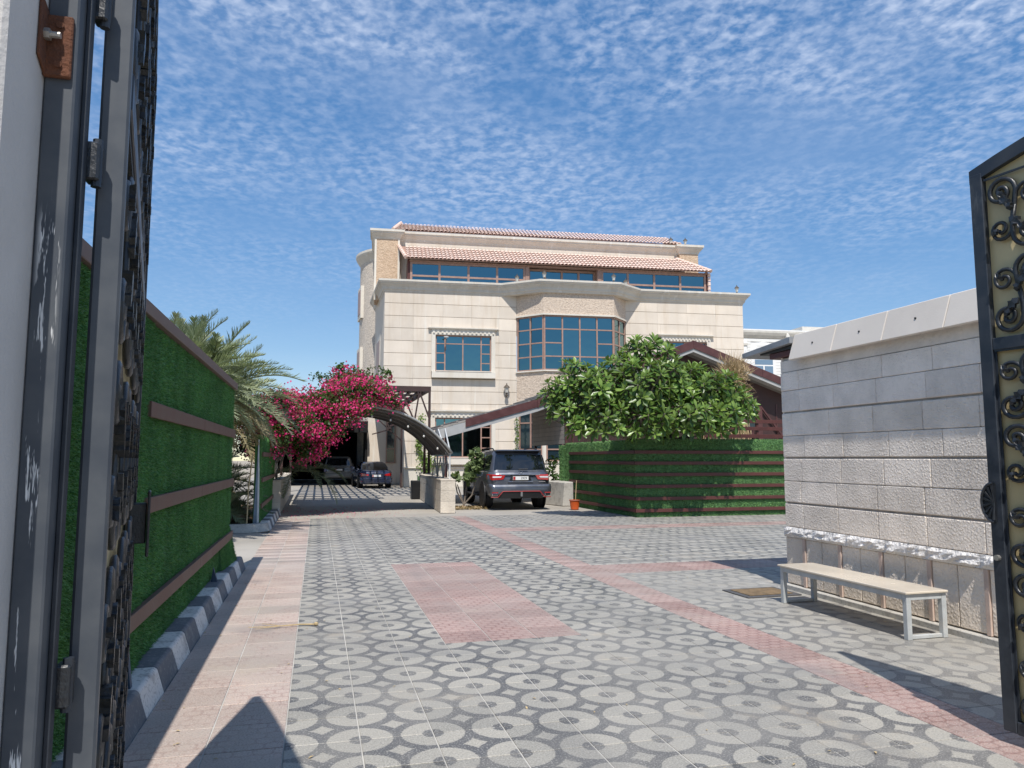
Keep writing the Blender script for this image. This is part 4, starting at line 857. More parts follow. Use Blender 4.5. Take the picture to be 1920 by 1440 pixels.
for j in range(ny + 1):
    for i in range(na + 1):
        a = -a_max + 2 * a_max * i / na; r = RR + .034 * math.sin(j * math.pi / 2) ; V.append((r * math.sin(a), CL * j / ny, cz + r * math.cos(a)))
F = np.array([(j * (na + 1) + i, j * (na + 1) + i + 1, (j + 1) * (na + 1) + i + 1, (j + 1) * (na + 1) + i) for j in range(ny) for i in range(na)])
obj('corrugated_sheet', npmesh('corrugated_sheet', V, F), canopy_m, cv)
arc = lambda y, dr=0, n=26: [((RR + dr) * math.sin(a), y, cz + (RR + dr) * math.cos(a)) for a in np.linspace(-a_max, a_max, n)]
trim_m = plain('grey_tube', (.36, .36, .34), .45, .25, 8, metal=.2); wtube = plain('white_tube', (.62, .63, .62), .45, .2, 8)
MB().tube(arc(-.03, .03), .038, 6).build('front_tube', trim_m, cv, smooth=True); MB().tube(arc(.02, -.06), .02, 6).build('front_under_tube', canopy_m, cv)
for y in (1.25, 2.5, 3.75): MB().tube(arc(y, -.05), .022, 6).build('hoop', canopy_m, cv)
for sx in (-1, 1):
    for k in range(3):
        y0, y1 = .05 + k * 1.2, 1.2 + k * 1.2
        xw = sx * hs_ * .985
        MB().tube([(xw, y0, .97), (xw, y0, 1.75)], .028, 6).build('leg', wtube if k < 1 else trim_m, cv)
        MB().tube([(xw, y0, .97), (xw - sx * .0, (y0 + y1) / 2, 1.62)], .018, 6).build('brace', trim_m, cv); MB().tube([(xw, y1, .97), (xw, (y0 + y1) / 2, 1.62)], .018, 6).build('brace', trim_m, cv)
    MB().tube([(sx * hs_ * .985, 0.05, 1.70), (sx * hs_ * .985, 3.75, 1.70)], .022, 6).build('eave_tube', trim_m, cv)
    MB().tube([(sx * hs_ * .985, .05, 1.42), (sx * hs_ * .985, 3.2, 1.42)], .016, 6).build('truss_rail', trim_m, cv)
for (a, c) in (((2.58, .02, 1.72), (2.85, 2.68, 2.58)), ((2.52, .5, 1.75), (2.62, 2.68, 2.56))): MB().tube([a, c], .022, 6).build('carport_strut', wtube, cv)
sl_ = tag(empty('string_lights', (1.30, 22.32, 0)), 'string of round bulbs hung along the front of the arched canopy', 'string lights')
cab = []; bulbs = []
for i, a in enumerate(np.linspace(-.55, a_max * .96, 41)):
    dr = -.06 - .10 * abs(math.sin(i * math.pi / 5)); p = ((RR + dr) * math.sin(a), .06, cz + (RR + dr) * math.cos(a)); cab.append(p)
    if i % 5 == 2: bulbs.append(p)
MB().tube(cab, .007, 5).build('cable', iron_m, sl_); bulb_m = NT('frosted_bulb').done((.62, .60, .55), .25)
for p in bulbs: bb = MB().lathe([(.006, .0), (.028, -.03), (.032, -.055), (.02, -.08), (.004, -.088)], (p[0], p[1], p[2] - .05), 10).build('bulb', bulb_m, sl_, smooth=True); MB().lathe([(.018, -.01), (.018, .05)], (p[0], p[1], p[2] - .05), 8).build('socket', iron_m, bb)

# ================================================================== timber pergola against the villa
pe = tag(empty('pergola', (0, 0, 0)), 'dark brown timber pergola with lattice roof at the villa front', 'pergola')
pw = plain('dark_stained_timber', (.060, .030, .026), .65, .3, 4, 60)
PX0, PX1, PYF, PYM, PYB, PZ, PL = -1.3, 4.45, 28.3, 30.4, 41.6, 4.42, 3.6
MB().box(2.2, PX1, PYM, PYM + .09, PZ - .09, PZ + .11).build('front_beam', pw, pe); MB().box(PX0, 2.2, PYF, PYF + .09, PL - .09, PL + .09).build('front_beam', pw, pe); MB().box(PX1 - .09, PX1, PYM + .091, PYB, PZ - .08, PZ + .10).build('side_beam', pw, pe); MB().box(PX0, PX0 + .09, PYF + .091, 47, PL - .08, PL + .10).build('side_beam', pw, pe)
x = PX0 + .35
while x < PX1 - .2:
    zr = PL if x < 2.2 else PZ; MB().box(x, x + .085, (PYF if x < 2.2 else PYM) + .091, PYB if x > 2.6 else 46.8, zr - .05, zr + .045).build('rafter', pw, pe); x += .36
y = PYF + .3
while y < 46.6:
    MB().box(PX0 + .1, 2.2, y, y + .75, PL + .0455, PL + .075).build('batten', pw, pe)
    if PYM + .1 < y < PYB - .2: MB().box(2.25, PX1 - .1, y, y + .75, PZ + .0455, PZ + .075).build('batten', pw, pe)
    y += 1.75
MB().box(PX0, 1.9, 25.3, 28.29, PL + .02, PL + .05).build('added_shade_caster', pw, pe)  # added out of view, only to keep the drive below in shade
def bracket(x, y, s=1):
    PZ = globals()['PZ'] if s > 0 else PL
    MB().box(x - .045, x + .045, y, y + .09, 0, PZ - .09).build('post', pw, pe)
    for (a, c) in (((x, y + .04, 2.55), (x - s * 1.25, y + .04, PZ - .75)), ((x, y + .04, 3.2), (x - s * .42, y + .04, PZ - .1)), ((x - s * .42, y + .04, PZ - .12), (x - s * .6, y + .04, 3.15)), ((x - s * .62, y + .04, 3.12), (x - s * 1.15, y + .04, PZ - .1)), ((x - s * .6, y + .04, 3.18), (x - s * 1.6, y + .04, 2.9))): MB().bar(a, c, .06, .06).build('brace', pw, pe)
bracket(PX1 - .05, PYM); bracket(PX1 - .05 + .05, PYB - .35); bracket(PX0 + .05, PYF, -1); bracket(PX0 + .05, 38, -1)
# ================================================================== dark shade-net garage beyond
ga = tag(empty('covered_garage', (-2.6, 47.2, 0)), 'dark covered garage at the end of the driveway', 'garage')
dk = plain('black_shade_net', (.012, .012, .013), .95, .3, 3); 
MB().box(-.5, 4.75, -2.8, 0, 3.40, 3.52).build('front_roof', dk, ga); MB().box(-.5, 5.6, 0, 12, 3.75, 3.9).build('roof', dk, ga); MB().box(-.5, 5.6, 11.8, 12, 0, 3.75).build('back_wall', dk, ga); MB().box(-.5, -.4, -2.8, 11.8, 0, 3.39).build('side_wall', dk, ga); MB().box(5.5, 5.6, .6, 11.8, 0, 3.75).build('side_wall', dk, ga); MB().box(-.5, 5.6, -.02, .1, 3.2, 3.74).build('valance', dk, ga)
# ================================================================== compound wall behind the garden
cwm = plain('beige_compound_wall', (.34, .29, .22), .85, .2, 1)
kw_ = tag(empty('compound_wall', (-9.5, 0, 0)), 'plain beige compound wall behind the palms', 'wall'); MB().box(0, .3, 8, 70, 0, 2.6).build('wall_body', cwm, kw_); MB().box(-.05, .35, 8, 70, 2.6, 2.7).build('coping', lime_trim, kw_)
# ================================================================== small things
bk = tag(empty('bucket', (7.82, 22.35, 0)), 'orange plastic bucket with a stick beside the turf enclosure', 'bucket')
og = plain('orange_plastic', (.62, .105, .018), .4, .15, 6)
MB().lathe([(.115, 0), (.125, .02), (.155, .27), (.172, .275), (.172, .30), (.15, .30), (.115, .05)], (0, 0, 0), 24).build('pail', og, bk, smooth=False); MB().tube([(.17 * math.cos(a), -.172 * math.sin(a), .27 - .0 + .02) for a in np.linspace(0, math.pi, 12)], .006, 5).build('handle', plain('wire', (.3, .3, .3), .4, .2), bk)
MB().tube([(.02, .02, .05), (.09, .06, .9)], .013, 6).build('stick', straw_mat, bk)
bx = tag(empty('black_box', (3.62, 29.6, 0)), 'black box standing at the inner end of the low stone wall', 'box'); MB().box(0, .36, 0, .5, 0, .72).build('box_body', plain('black_plastic', (.008, .008, .009), .5, .3), bx, .02); MB().tube([(.3, .02, .72), (.32, -.05, 1.0), (.45, .0, 1.08)], .012, 5).build('hose', iron_m, bx)
gp = tag(empty('green_planter', (5.3, 40.6, 0)), 'small green turf-covered planter at the villa wall', 'planter'); MB().box(0, .75, 0, .5, 0, .62).build('planter_box', turf_mat('bright_turf', (.04, .13, .035), (.08, .2, .05)), gp, .02); MB().box(.06, .69, .06, .44, .621, .64).build('soil', soil_mat, gp)
# ================================================================== vehicles
def paint(name, col, flake=.15, rough=.28):
    n = NT(name); p = n.objc(); d = n.ramp(n.noise(p, 4, 4), .4, .8); c = n.mix(n.math('MULTIPLY', d, .25), col, (.25, .24, .22))
    return n.done(c, n.math('ADD', n.math('MULTIPLY', d, .12), rough), metal=flake, Coat_Weight=.8, Coat_Roughness=.08)
cglass = NT('car_tinted_glass').done((.006, .008, .011), .04, spec=.7, Coat_Weight=.6, Coat_Roughness=.02); tyre_m = plain('tyre_rubber', (.014, .014, .015), .85, .3, 10); rim_m = plain('dark_alloy', (.06, .06, .065), .35, .2, 10, metal=.8); rim_s = plain('silver_alloy', (.40, .40, .41), .35, .2, 10, metal=.8)
blackp = plain('black_trim', (.013, .013, .014), .55, .2, 10); red_l = NT('red_tail_lens').done((.42, .012, .012), .12, spec=.7, Coat_Weight=1.0); dark_l = NT('smoked_tail_lens').done((.10, .006, .008), .12, Coat_Weight=1.0); clear_l = NT('clear_lens').done((.68, .68, .70), .12); red_p = plain('red_accent', (.40, .03, .03), .45, .15); chrome = NT('chrome').done((.62, .62, .64), .12, metal=1.0)
plate_w = plain('white_plate', (.74, .74, .72), .5, .06); plate_k = plain('plate_black', (.02, .02, .02), .5, .1)
def rring(y0, y1, hw, z, r, n=6):
    r = min(r, hw * .95, (y1 - y0) * .45); out = []
    for (cx, cy, a0) in ((hw - r, y0 + r, -90), (hw - r, y1 - r, 0), (-hw + r, y1 - r, 90), (-hw + r, y0 + r, 180)):
        for k in range(n + 1):
            a = R(a0 + 90 * k / n); out.append((cx + r * math.cos(a), cy + r * math.sin(a), z))
    return out
def stack(rings):
    b = MB(); n = len(rings[0]); vs = [p for r in rings for p in r]
    fs = [(i * n + k, i * n + (k + 1) % n, (i + 1) * n + (k + 1) % n, (i + 1) * n + k) for i in range(len(rings) - 1) for k in range(n)]
    return b.add(vs, fs + [tuple(range(n - 1, -1, -1)), tuple((len(rings) - 1) * n + k for k in range(n))])
def smooth_by_angle(o, ang=40):
    me = o.data; me.polygons.foreach_set('use_smooth', [True] * len(me.polygons))
    import bmesh
    bm = bmesh.new(); bm.from_mesh(me)
    for e in bm.edges: e.smooth = len(e.link_faces) == 2 and e.calc_face_angle(0) < R(ang)
    bm.to_mesh(me); bm.free(); return o
def car(name, loc, rz, label, cat, S):
    c = tag(empty(name, loc, rz), label, cat); pm = S['paint']
    bd = smooth_by_angle(stack([rring(*r) for r in S['body']]).build('body', pm, c)); cab = smooth_by_angle(stack([rring(*r) for r in S['cabin']]).build('cabin', pm, c))
    C = sorted(S['cabin'], key=lambda r: r[3]); zs = [r[3] for r in C]
    yr = lambda z: float(np.interp(z, zs, [r[0] for r in C])); yf = lambda z: float(np.interp(z, zs, [r[1] for r in C])); hw = lambda z: float(np.interp(z, zs, [r[2] for r in C]))
    zb, zt = S['glass']; m = .94
    def rows(f, n=5): return [f(zb + (zt - zb) * k / (n - 1)) for k in range(n)]
    b = MB()     # rear window, curved in plan
    nx = 9; pts = []
    for z in np.linspace(zb, zt, 5):
        w = hw(z) * S.get('rear_w', .86)
        for k in range(nx): x = -w + 2 * w * k / (nx - 1); pts.append((x, yr(z) - .012 + .02 * (x / w) ** 4, z))
    b.add(pts, [(i * nx + k, i * nx + k + 1, (i + 1) * nx + k + 1, (i + 1) * nx + k) for i in range(4) for k in range(nx - 1)]); b.build('rear_window', cglass, cab, smooth=True)
    for sx in (-1, 1):
        for (ya, yb) in S['side_windows']:
            q = []
            for z in np.linspace(zb, zt, 4):
                x = sx * (hw(z) + .006); t = (z - zb) / (zt - zb); ra = max(ya, yr(z) + .12); rb = min(yb, yf(z) - .10); q += [(x, ra, z), (x, rb, z)]
            MB().add(q, [(2 * i, 2 * i + 1, 2 * i + 3, 2 * i + 2) for i in range(3)]).build('side_window', cglass, cab)
    q = []
    for z in np.linspace(zb, zt, 4): q += [(-hw(z) * .85, yf(z) + .006, z), (hw(z) * .85, yf(z) + .006, z)]
    MB().add(q, [(2 * i, 2 * i + 1, 2 * i + 3, 2 * i + 2) for i in range(3)]).build('windscreen', cglass, cab)
    r = S['wheel_r']; W = S['track']
    for yy in S['axles']:
        for sx in (-1, 1):
            x0 = sx * W; MB().lathe([(r * 1.13, -.02), (r * 1.13, .012)], (sx * (S['body_w'] - .005), yy, r + .02), 24, 'x').build('wheel_arch', blackp, bd)
            w = MB().lathe([(r * .62, -.11), (r * .9, -.12), (r, -.09), (r, .09), (r * .9, .12), (r * .62, .11)], (x0, yy, r), 28, 'x').build('wheel', tyre_m, c, smooth=False)
            rb = MB().lathe([(r * .60, -.02), (r * .62, .02)], (x0 + sx * .085, yy, r), 24, 'x')
            for k in range(5):
                a = 2 * math.pi * k / 5 + .3; rb.bar((x0 + sx * .122, yy, r), (x0 + sx * .118, yy + r * .66 * math.cos(a), r + r * .66 * math.sin(a)), .05, .03, (sx, 0, 0))
            rb.build('rim', S['rim'], w)
    for sx in (-1, 1): mm = MB().box(-.11, .11, -.06, .06, -.07, .08).build('mirror', pm, c, .03, 2); mm.location = (sx * (S['body_w'] + .06), S['mirror_y'], zb + .05)
    return c, bd, cab
def plate(c, x, y, z, w, h, digits):
    p = MB().box(x - w / 2, x + w / 2, y - .012, y, z - h / 2, z + h / 2).build('number_plate', plate_w, c, .003)
    MB().box(x - w / 2 + .008, x - w / 2 + w * .16, y - .0145, y - .0125, z - h / 2 + .008, z + h / 2 - .008).build('plate_band', red_p, p)
    if digits: text('plate_number', digits, h * .85, plate_k, p, (x + w * .20, y - .0145, z), (R(90), 0, 0), .001)
    return p
SUV = dict(paint=paint('gunmetal_paint', (.105, .115, .140), .6, .3), body=[(.22, 4.9, .86, .36, .2), (.10, 5.05, .95, .46, .22), (.02, 5.12, .985, .66, .26), (.0, 5.12, 1.0, .90, .28), (.02, 5.06, .995, 1.05, .3), (.06, 4.9, .97, 1.15, .32), (.10, 4.6, .93, 1.18, .3)],
    cabin=[(.07, 3.95, .93, 1.12, .22), (.12, 3.7, .91, 1.25, .22), (.24, 3.25, .85, 1.55, .22), (.30, 2.95, .80, 1.74, .22), (.36, 2.75, .76, 1.81, .25), (.55, 2.5, .66, 1.855, .3), (.9, 2.1, .45, 1.875, .3)],
    glass=(1.235, 1.70), rear_w=.90, side_windows=((.35, 1.15), (1.22, 2.2), (2.28, 3.4)), wheel_r=.40, track=.83, axles=(1.05, 4.1), body_w=1.0, rim=rim_m, mirror_y=3.35)
c, bd, cab = car('parked_suv', (6.14, 22.62, 0), R(-1.0), 'grey four-wheel-drive car with red bumper line parked beside the fig tree', 'car', SUV)
b = MB(); b = stack([rring(-.10, .5, .97, .47, .16), rring(-.13, .5, .99, .55, .16), rring(-.135, .5, 1.0, .70, .16), rring(-.10, .5, .995, .775, .16), rring(-.05, .5, .985, .80, .16)]); smooth_by_angle(b.build('rear_bumper', SUV['paint'], c))
MB().hexa([(-.70, -.10, .36), (.70, -.10, .36), (.70, .2, .36), (-.70, .2, .36), (-.58, -.142, .565), (.58, -.142, .565), (.58, .2, .565), (-.58, .2, .565)]).build('diffuser', blackp, c, .01)
for (xa, xb) in ((-.62, -.06), (.06, .62)): pass
MB().tube([(-.95, -.11, .40), (-.74, -.125, .40), (-.60, -.15, .565), (-.58, -.152, .575), (-.05, -.155, .578), (-.05, -.155, .572), (.05, -.155, .572), (.05, -.155, .578), (.58, -.152, .575), (.60, -.15, .565), (.74, -.125, .40), (.95, -.11, .40)], .013, 6).build('red_bumper_line', red_p, c)
MB().box(-.03, .03, -.158, -.12, .42, .56).build('fog_lamp', plain('grey_lens', (.2, .2, .2), .3, .1), c)
for sx in (-1, 1):
    e = MB().hexa([(sx * .74, -.15, .44), (sx * .93, -.135, .44), (sx * .93, -.0, .44), (sx * .74, -.0, .44), (sx * .74, -.15, .515), (sx * .93, -.135, .515), (sx * .93, 0, .515), (sx * .74, 0, .515)]).build('exhaust_tip', chrome, c, .02, 2)
    MB().hexa([(sx * .765, -.157, .455), (sx * .91, -.145, .455), (sx * .91, -.1, .455), (sx * .765, -.1, .455), (sx * .765, -.157, .50), (sx * .91, -.145, .50), (sx * .91, -.1, .50), (sx * .765, -.1, .50)]).build('exhaust_opening', blackp, e)
    MB().box(min(sx * .74, sx * .93), max(sx * .74, sx * .93), -.152, -.1, .525, .55).build('reflector', red_l, c)
    t = MB().hexa([(sx * .55, -.030, .93), (sx * .90, -.022, .91), (sx * 1.008, .34, .93), (sx * .55, .1, .93), (sx * .47, -.026, 1.085), (sx * .90, -.016, 1.095), (sx * 1.006, .36, 1.10), (sx * .47, .1, 1.085)]).build('tail_light', red_l, c, .012)
    MB().hexa([(sx * .63, -.0345, .995), (sx * .89, -.030, .99), (sx * .89, 0, .99), (sx * .63, 0, .995), (sx * .60, -.034, 1.035), (sx * .89, -.028, 1.035), (sx * .89, 0, 1.035), (sx * .60, 0, 1.035)]).build('light_bar', clear_l, t)
    MB().tube([(sx * .70, .65, 1.83), (sx * .71, .8, 1.90), (sx * .72, 1.6, 1.925), (sx * .72, 2.3, 1.90), (sx * .72, 2.45, 1.84)], .022, 6).build('roof_rail', blackp, c)
    MB().box(min(sx * .9, sx * 1.06), max(sx * .9, sx * 1.06), 1.6, 3.6, .36, .43).build('side_step', blackp, c, .02)
    for yy in (1.35, 2.35): MB().box(min(sx * .985, sx * 1.02), max(sx * .985, sx * 1.02), yy, yy + .22, .98, 1.01).build('door_handle', chrome, c, .008)
smooth_by_angle(stack([rring(.20, .62, .72, 1.80, .1), rring(.16, .62, .74, 1.835, .1), rring(.2, .62, .70, 1.862, .1)]).build('roof_spoiler', SUV['paint'], c))
MB().hexa([(-.36, -.02, .885), (.36, -.02, .885), (.36, .02, .885), (-.36, .02, .885), (-.28, -.028, 1.055), (.28, -.028, 1.055), (.28, .02, 1.055), (-.28, .02, 1.055)]).build('plate_recess', blackp, c, .01)
MB().box(-.40, .40, -.045, .0, .862, .888).build('plate_sill', chrome, c, .008); MB().box(-.62, .62, -.035, .02, 1.075, 1.098).build('chrome_strip', chrome, c, .006)
plate(c, 0, -.034, .975, .50, .115, '2929')
em = MB().tube([(.062 * math.cos(a), -.02, 1.155 + .062 * math.sin(a)) for a in np.linspace(0, 2 * math.pi, 17)], .008, 5).build('emblem', chrome, c); MB().box(-.072, .072, -.03, -.012, 1.143, 1.167).build('emblem_bar', chrome, em, .003)
text('badge', 'V6', .05, chrome, c, (.70, -.03, .865), (R(90), 0, 0)) if False else None
MB().box(.58, .80, -.022, .0, .855, .878).build('badge', chrome, c, .004); MB().tube([(-.05, .05, 1.25), (.25, .045, 1.26)], .014, 5).build('rear_wiper', blackp, cab)

SED = dict(paint=paint('navy_paint', (.016, .026, .062), .4, .22), body=[(.20, 4.35, .74, .22, .2), (.06, 4.45, .84, .34, .25), (.0, 4.5, .875, .55, .3), (.02, 4.5, .88, .74, .3), (.10, 4.3, .86, .88, .3), (.16, 4.0, .82, .94, .3), (.3, 3.6, .74, .965, .3)],
    cabin=[(.55, 3.55, .80, .90, .25), (.72, 3.3, .77, 1.0, .25), (1.1, 2.75, .68, 1.25, .25), (1.35, 2.4, .62, 1.36, .28), (1.6, 2.1, .52, 1.41, .3), (1.75, 1.95, .3, 1.43, .1)],
    glass=(.985, 1.32), rear_w=.92, side_windows=((1.0, 1.9), (1.97, 3.0)), wheel_r=.33, track=.74, axles=(.85, 3.5), body_w=.875, rim=rim_s, mirror_y=2.95)
c, bd, cab = car('parked_sedan', (3.10, 40.9, 0), R(4), 'dark blue saloon car parked under the pergola by the villa', 'car', SED)
for sx in (-1, 1):
    t = MB().hexa([(sx * .42, -.012, .66), (sx * .80, .035, .64), (sx * .885, .36, .66), (sx * .42, .1, .66), (sx * .40, -.005, .73), (sx * .80, .04, .82), (sx * .884, .38, .82), (sx * .40, .1, .73)]).build('tail_light', red_l, c, .012)
    MB().box(min(sx * .55, sx * .8), max(sx * .55, sx * .8), -.03, .1, .36, .385).build('reflector', red_l, c)
smooth_by_angle(stack([rring(-.06, .5, .82, .26, .2), rring(-.075, .5, .86, .36, .2), rring(-.07, .5, .87, .52, .2), rring(-.03, .5, .87, .56, .2)]).build('rear_bumper', SED['paint'], c))
MB().box(-.55, .55, -.07, .1, .2, .30).build('diffuser', blackp, c, .02); MB().box(-.4, .4, -.03, .02, .735, .765).build('chrome_strip', chrome, c, .006)
plate(c, 0, -.022, .66, .46, .105, '')
em = MB().box(-.05, .05, -.004, .03, .80, .875).build('emblem', chrome, c, .01)

OLD = dict(paint=paint('silver_paint', (.17, .165, .155), .3, .35), body=[(.22, 4.5, .78, .34, .2), (.06, 4.62, .86, .46, .22), (.0, 4.68, .89, .66, .26), (.0, 4.65, .90, .88, .26), (.05, 4.5, .87, 1.08, .28), (.10, 4.2, .83, 1.12, .25)],
    cabin=[(.06, 3.5, .85, 1.06, .2), (.12, 3.25, .83, 1.2, .2), (.24, 2.85, .77, 1.5, .2), (.33, 2.6, .71, 1.66, .22), (.5, 2.4, .60, 1.73, .25), (.9, 2.0, .4, 1.75, .25)],
    glass=(1.16, 1.60), rear_w=.88, side_windows=((.35, 1.1), (1.17, 2.0), (2.07, 3.0)), wheel_r=.36, track=.76, axles=(.95, 3.7), body_w=.90, rim=rim_s, mirror_y=2.9)
c, bd, cab = car('parked_wagon', (1.30, 47.4, 0), R(1), 'older silver estate car parked in the dark garage', 'car', OLD)
smooth_by_angle(stack([rring(-.12, .5, .88, .44, .14), rring(-.13, .5, .90, .52, .14), rring(-.12, .5, .90, .66, .14)]).build('rear_bumper', OLD['paint'], c))
for sx in (-1, 1): MB().hexa([(sx * .74, -.02, .78), (sx * .89, .0, .78), (sx * .905, .2, .78), (sx * .74, .1, .78), (sx * .72, .015, 1.12), (sx * .865, .04, 1.12), (sx * .88, .2, 1.12), (sx * .72, .1, 1.12)]).build('tail_light', dark_l, c, .01)
MB().box(-.33, .33, -.02, .02, .79, 1.0).build('plate_recess', blackp, c, .01); plate(c, 0, -.026, .90, .42, .11, '')
# ================================================================== plants
def leaf_mat(name, a, b, trans=.25, rough=.45, tip=None):
    n = NT(name); g = n.N.new("ShaderNodeNewGeometry"); rpi = g.outputs["Random Per Island"]; c = n.mix(rpi, a, b)
    if tip: c = n.mix(n.ramp(rpi, .965, .985), c, tip)
    c = n.mix(1.0, c, n.comb(*[n.math('ADD', n.math('MULTIPLY', n.rnd(), .6), .65)] * 3), 'MULTIPLY')
    m = n.done(c, rough, spec=.45); out = n.N["Material Output"]
    t = n.N.new("ShaderNodeBsdfTranslucent"); n.put(t.inputs[0], n.mix(.5, c, (.25, .35, .05))); mx = n.N.new("ShaderNodeMixShader"); mx.inputs[0].default_value = trans
    n.L.new(n.b.outputs[0], mx.inputs[1]); n.L.new(t.outputs[0], mx.inputs[2]); n.L.new(mx.outputs[0], out.inputs[0]); return m
bark_m = plain('grey_bark', (.24, .20, .165), .9, .35, 8, 60, .6, 60)
# ---- frangipani: rosettes of long leaves at the branch tips
fr_m = leaf_mat('frangipani_leaf', (.040, .10, .017), (.22, .325, .072), .25, .34, (.33, .30, .05))
LT = np.array([(0, 0, 0), (.3, .10, .035), (.3, -.10, .035), (.66, .19, .03), (.66, -.19, .03), (.66, 0, -.02), (.3, 0, -.005), (.92, .07, -.03), (.92, -.07, -.03), (1, 0, -.06)])
LF = np.array([(0, 6, 1), (0, 2, 6), (1, 6, 5), (1, 5, 3), (6, 2, 4), (6, 4, 5), (3, 5, 9), (3, 9, 7), (5, 4, 8), (5, 8, 9)])
def rosette(seed, n=17):
    r = np.random.default_rng(seed); k = np.arange(n); az = k * 2.399 + r.normal(0, .15, n); el = np.linspace(1.15, -.25, n) + r.normal(0, .1, n)
    d = np.c_[np.cos(az) * np.cos(el), np.sin(az) * np.cos(el), np.sin(el)]; ln = np.interp(k, [0, n * .4, n], [.12, .26, .275]) * r.uniform(.85, 1.15, n)
    v, f = scatter(LT, LF, d * .015 + np.c_[0 * k, 0 * k, -k * .004], d, np.tile((0, 0, 1.), (n, 1)) + r.normal(0, .15, (n, 3)), ln); return npmesh('leaf_rosette', v, f)
ros = [rosette(s) for s in range(6)]
for m_ in ros: m_.materials.append(fr_m)
ft_ = tag(empty('frangipani_tree', (9.6, 19.6, 0)), 'broad frangipani tree with rosettes of glossy leaves over the turf enclosure', 'tree')
FB = [(7.35, 3.0, .62, 21.3), (7.0, 3.5, .48, 21.4), (7.5, 3.98, .58, 21.2), (8.1, 3.6, .8, 20.8), (8.85, 4.3, .52, 20.8), (9.45, 4.8, .46, 20.9), (9.9, 5.1, .24, 20.9), (10.35, 4.85, .30, 20.8), (9.3, 3.6, .95, 20.4), (10.35, 3.9, .72, 20.4), (11.2, 3.7, .72, 20.4), (12.0, 3.6, .60, 20.5), (12.65, 3.25, .50, 20.5), (11.8, 2.8, .72, 20.3), (10.6, 2.8, .85, 20.1), (9.4, 2.65, .75, 20.1), (8.3, 2.75, .75, 20.5), (7.6, 2.6, .45, 20.9)]
trunk_top = Vector((.1, .2, 1.9)); MB().tube([(.1, .3, 0), (.05, .25, .8), trunk_top], [.17, .14, .12], 9).build('trunk', bark_m, ft_, smooth=True)
tips = []; nros = 0
for (bx_, bz_, br_, by_) in FB:
    kq = .905; br_ *= kq; c0 = Vector((bx_ * kq - 9.6, by_ * kq - 19.6 + .1, 1.58 + (bz_ - 1.58) * kq)); hub = c0 - Vector((0, -.15, br_ * .55)); mid_ = trunk_top.lerp(hub, .5) + Vector((0, 0, .1))
    MB().tube([trunk_top, mid_, hub], [.085, .06, .045], 7).build('branch', bark_m, ft_, smooth=True)
    n = int(23 * (br_ / .7) ** 2) + 3; pts = []
    tries = 0
    while len(pts) < n and tries < 900:
        tries += 1; d = Vector(rng.normal(0, 1, 3)).normalized(); p = c0 + d * br_ * float(rng.uniform(.62, 1.0))
        if d.y > .65 or p.z < 2.12 or (d.z < -.6): continue
        if any((p - q).length < .265 for q, _ in tips): continue
        pts.append((p, d)); tips.append((p, d))
    tb_ = MB()
    for p, d in pts:
        up = (d * .9 + Vector((0, -.15, .75))).normalized(); q = up.to_track_quat('Z', 'Y'); s = float(rng.uniform(.85, 1.2))
        o = obj('leaf_rosette', ros[nros % 6], None, ft_, loc=p, scale=(s, s, s)); o.rotation_mode = 'QUATERNION'; o.rotation_quaternion = q @ Vector((0, 0, 1)).rotation_difference(Vector((0, 0, 1))); nros += 1
        tb_.tube([hub, hub.lerp(p, .5) + Vector((0, 0, -.06)), p - up * .02], [.035, .028, .02], 5)
    if pts: tb_.build('twigs', bark_m, ft_)
fl_m = NT('white_petal').done((.8, .78, .70), .5)
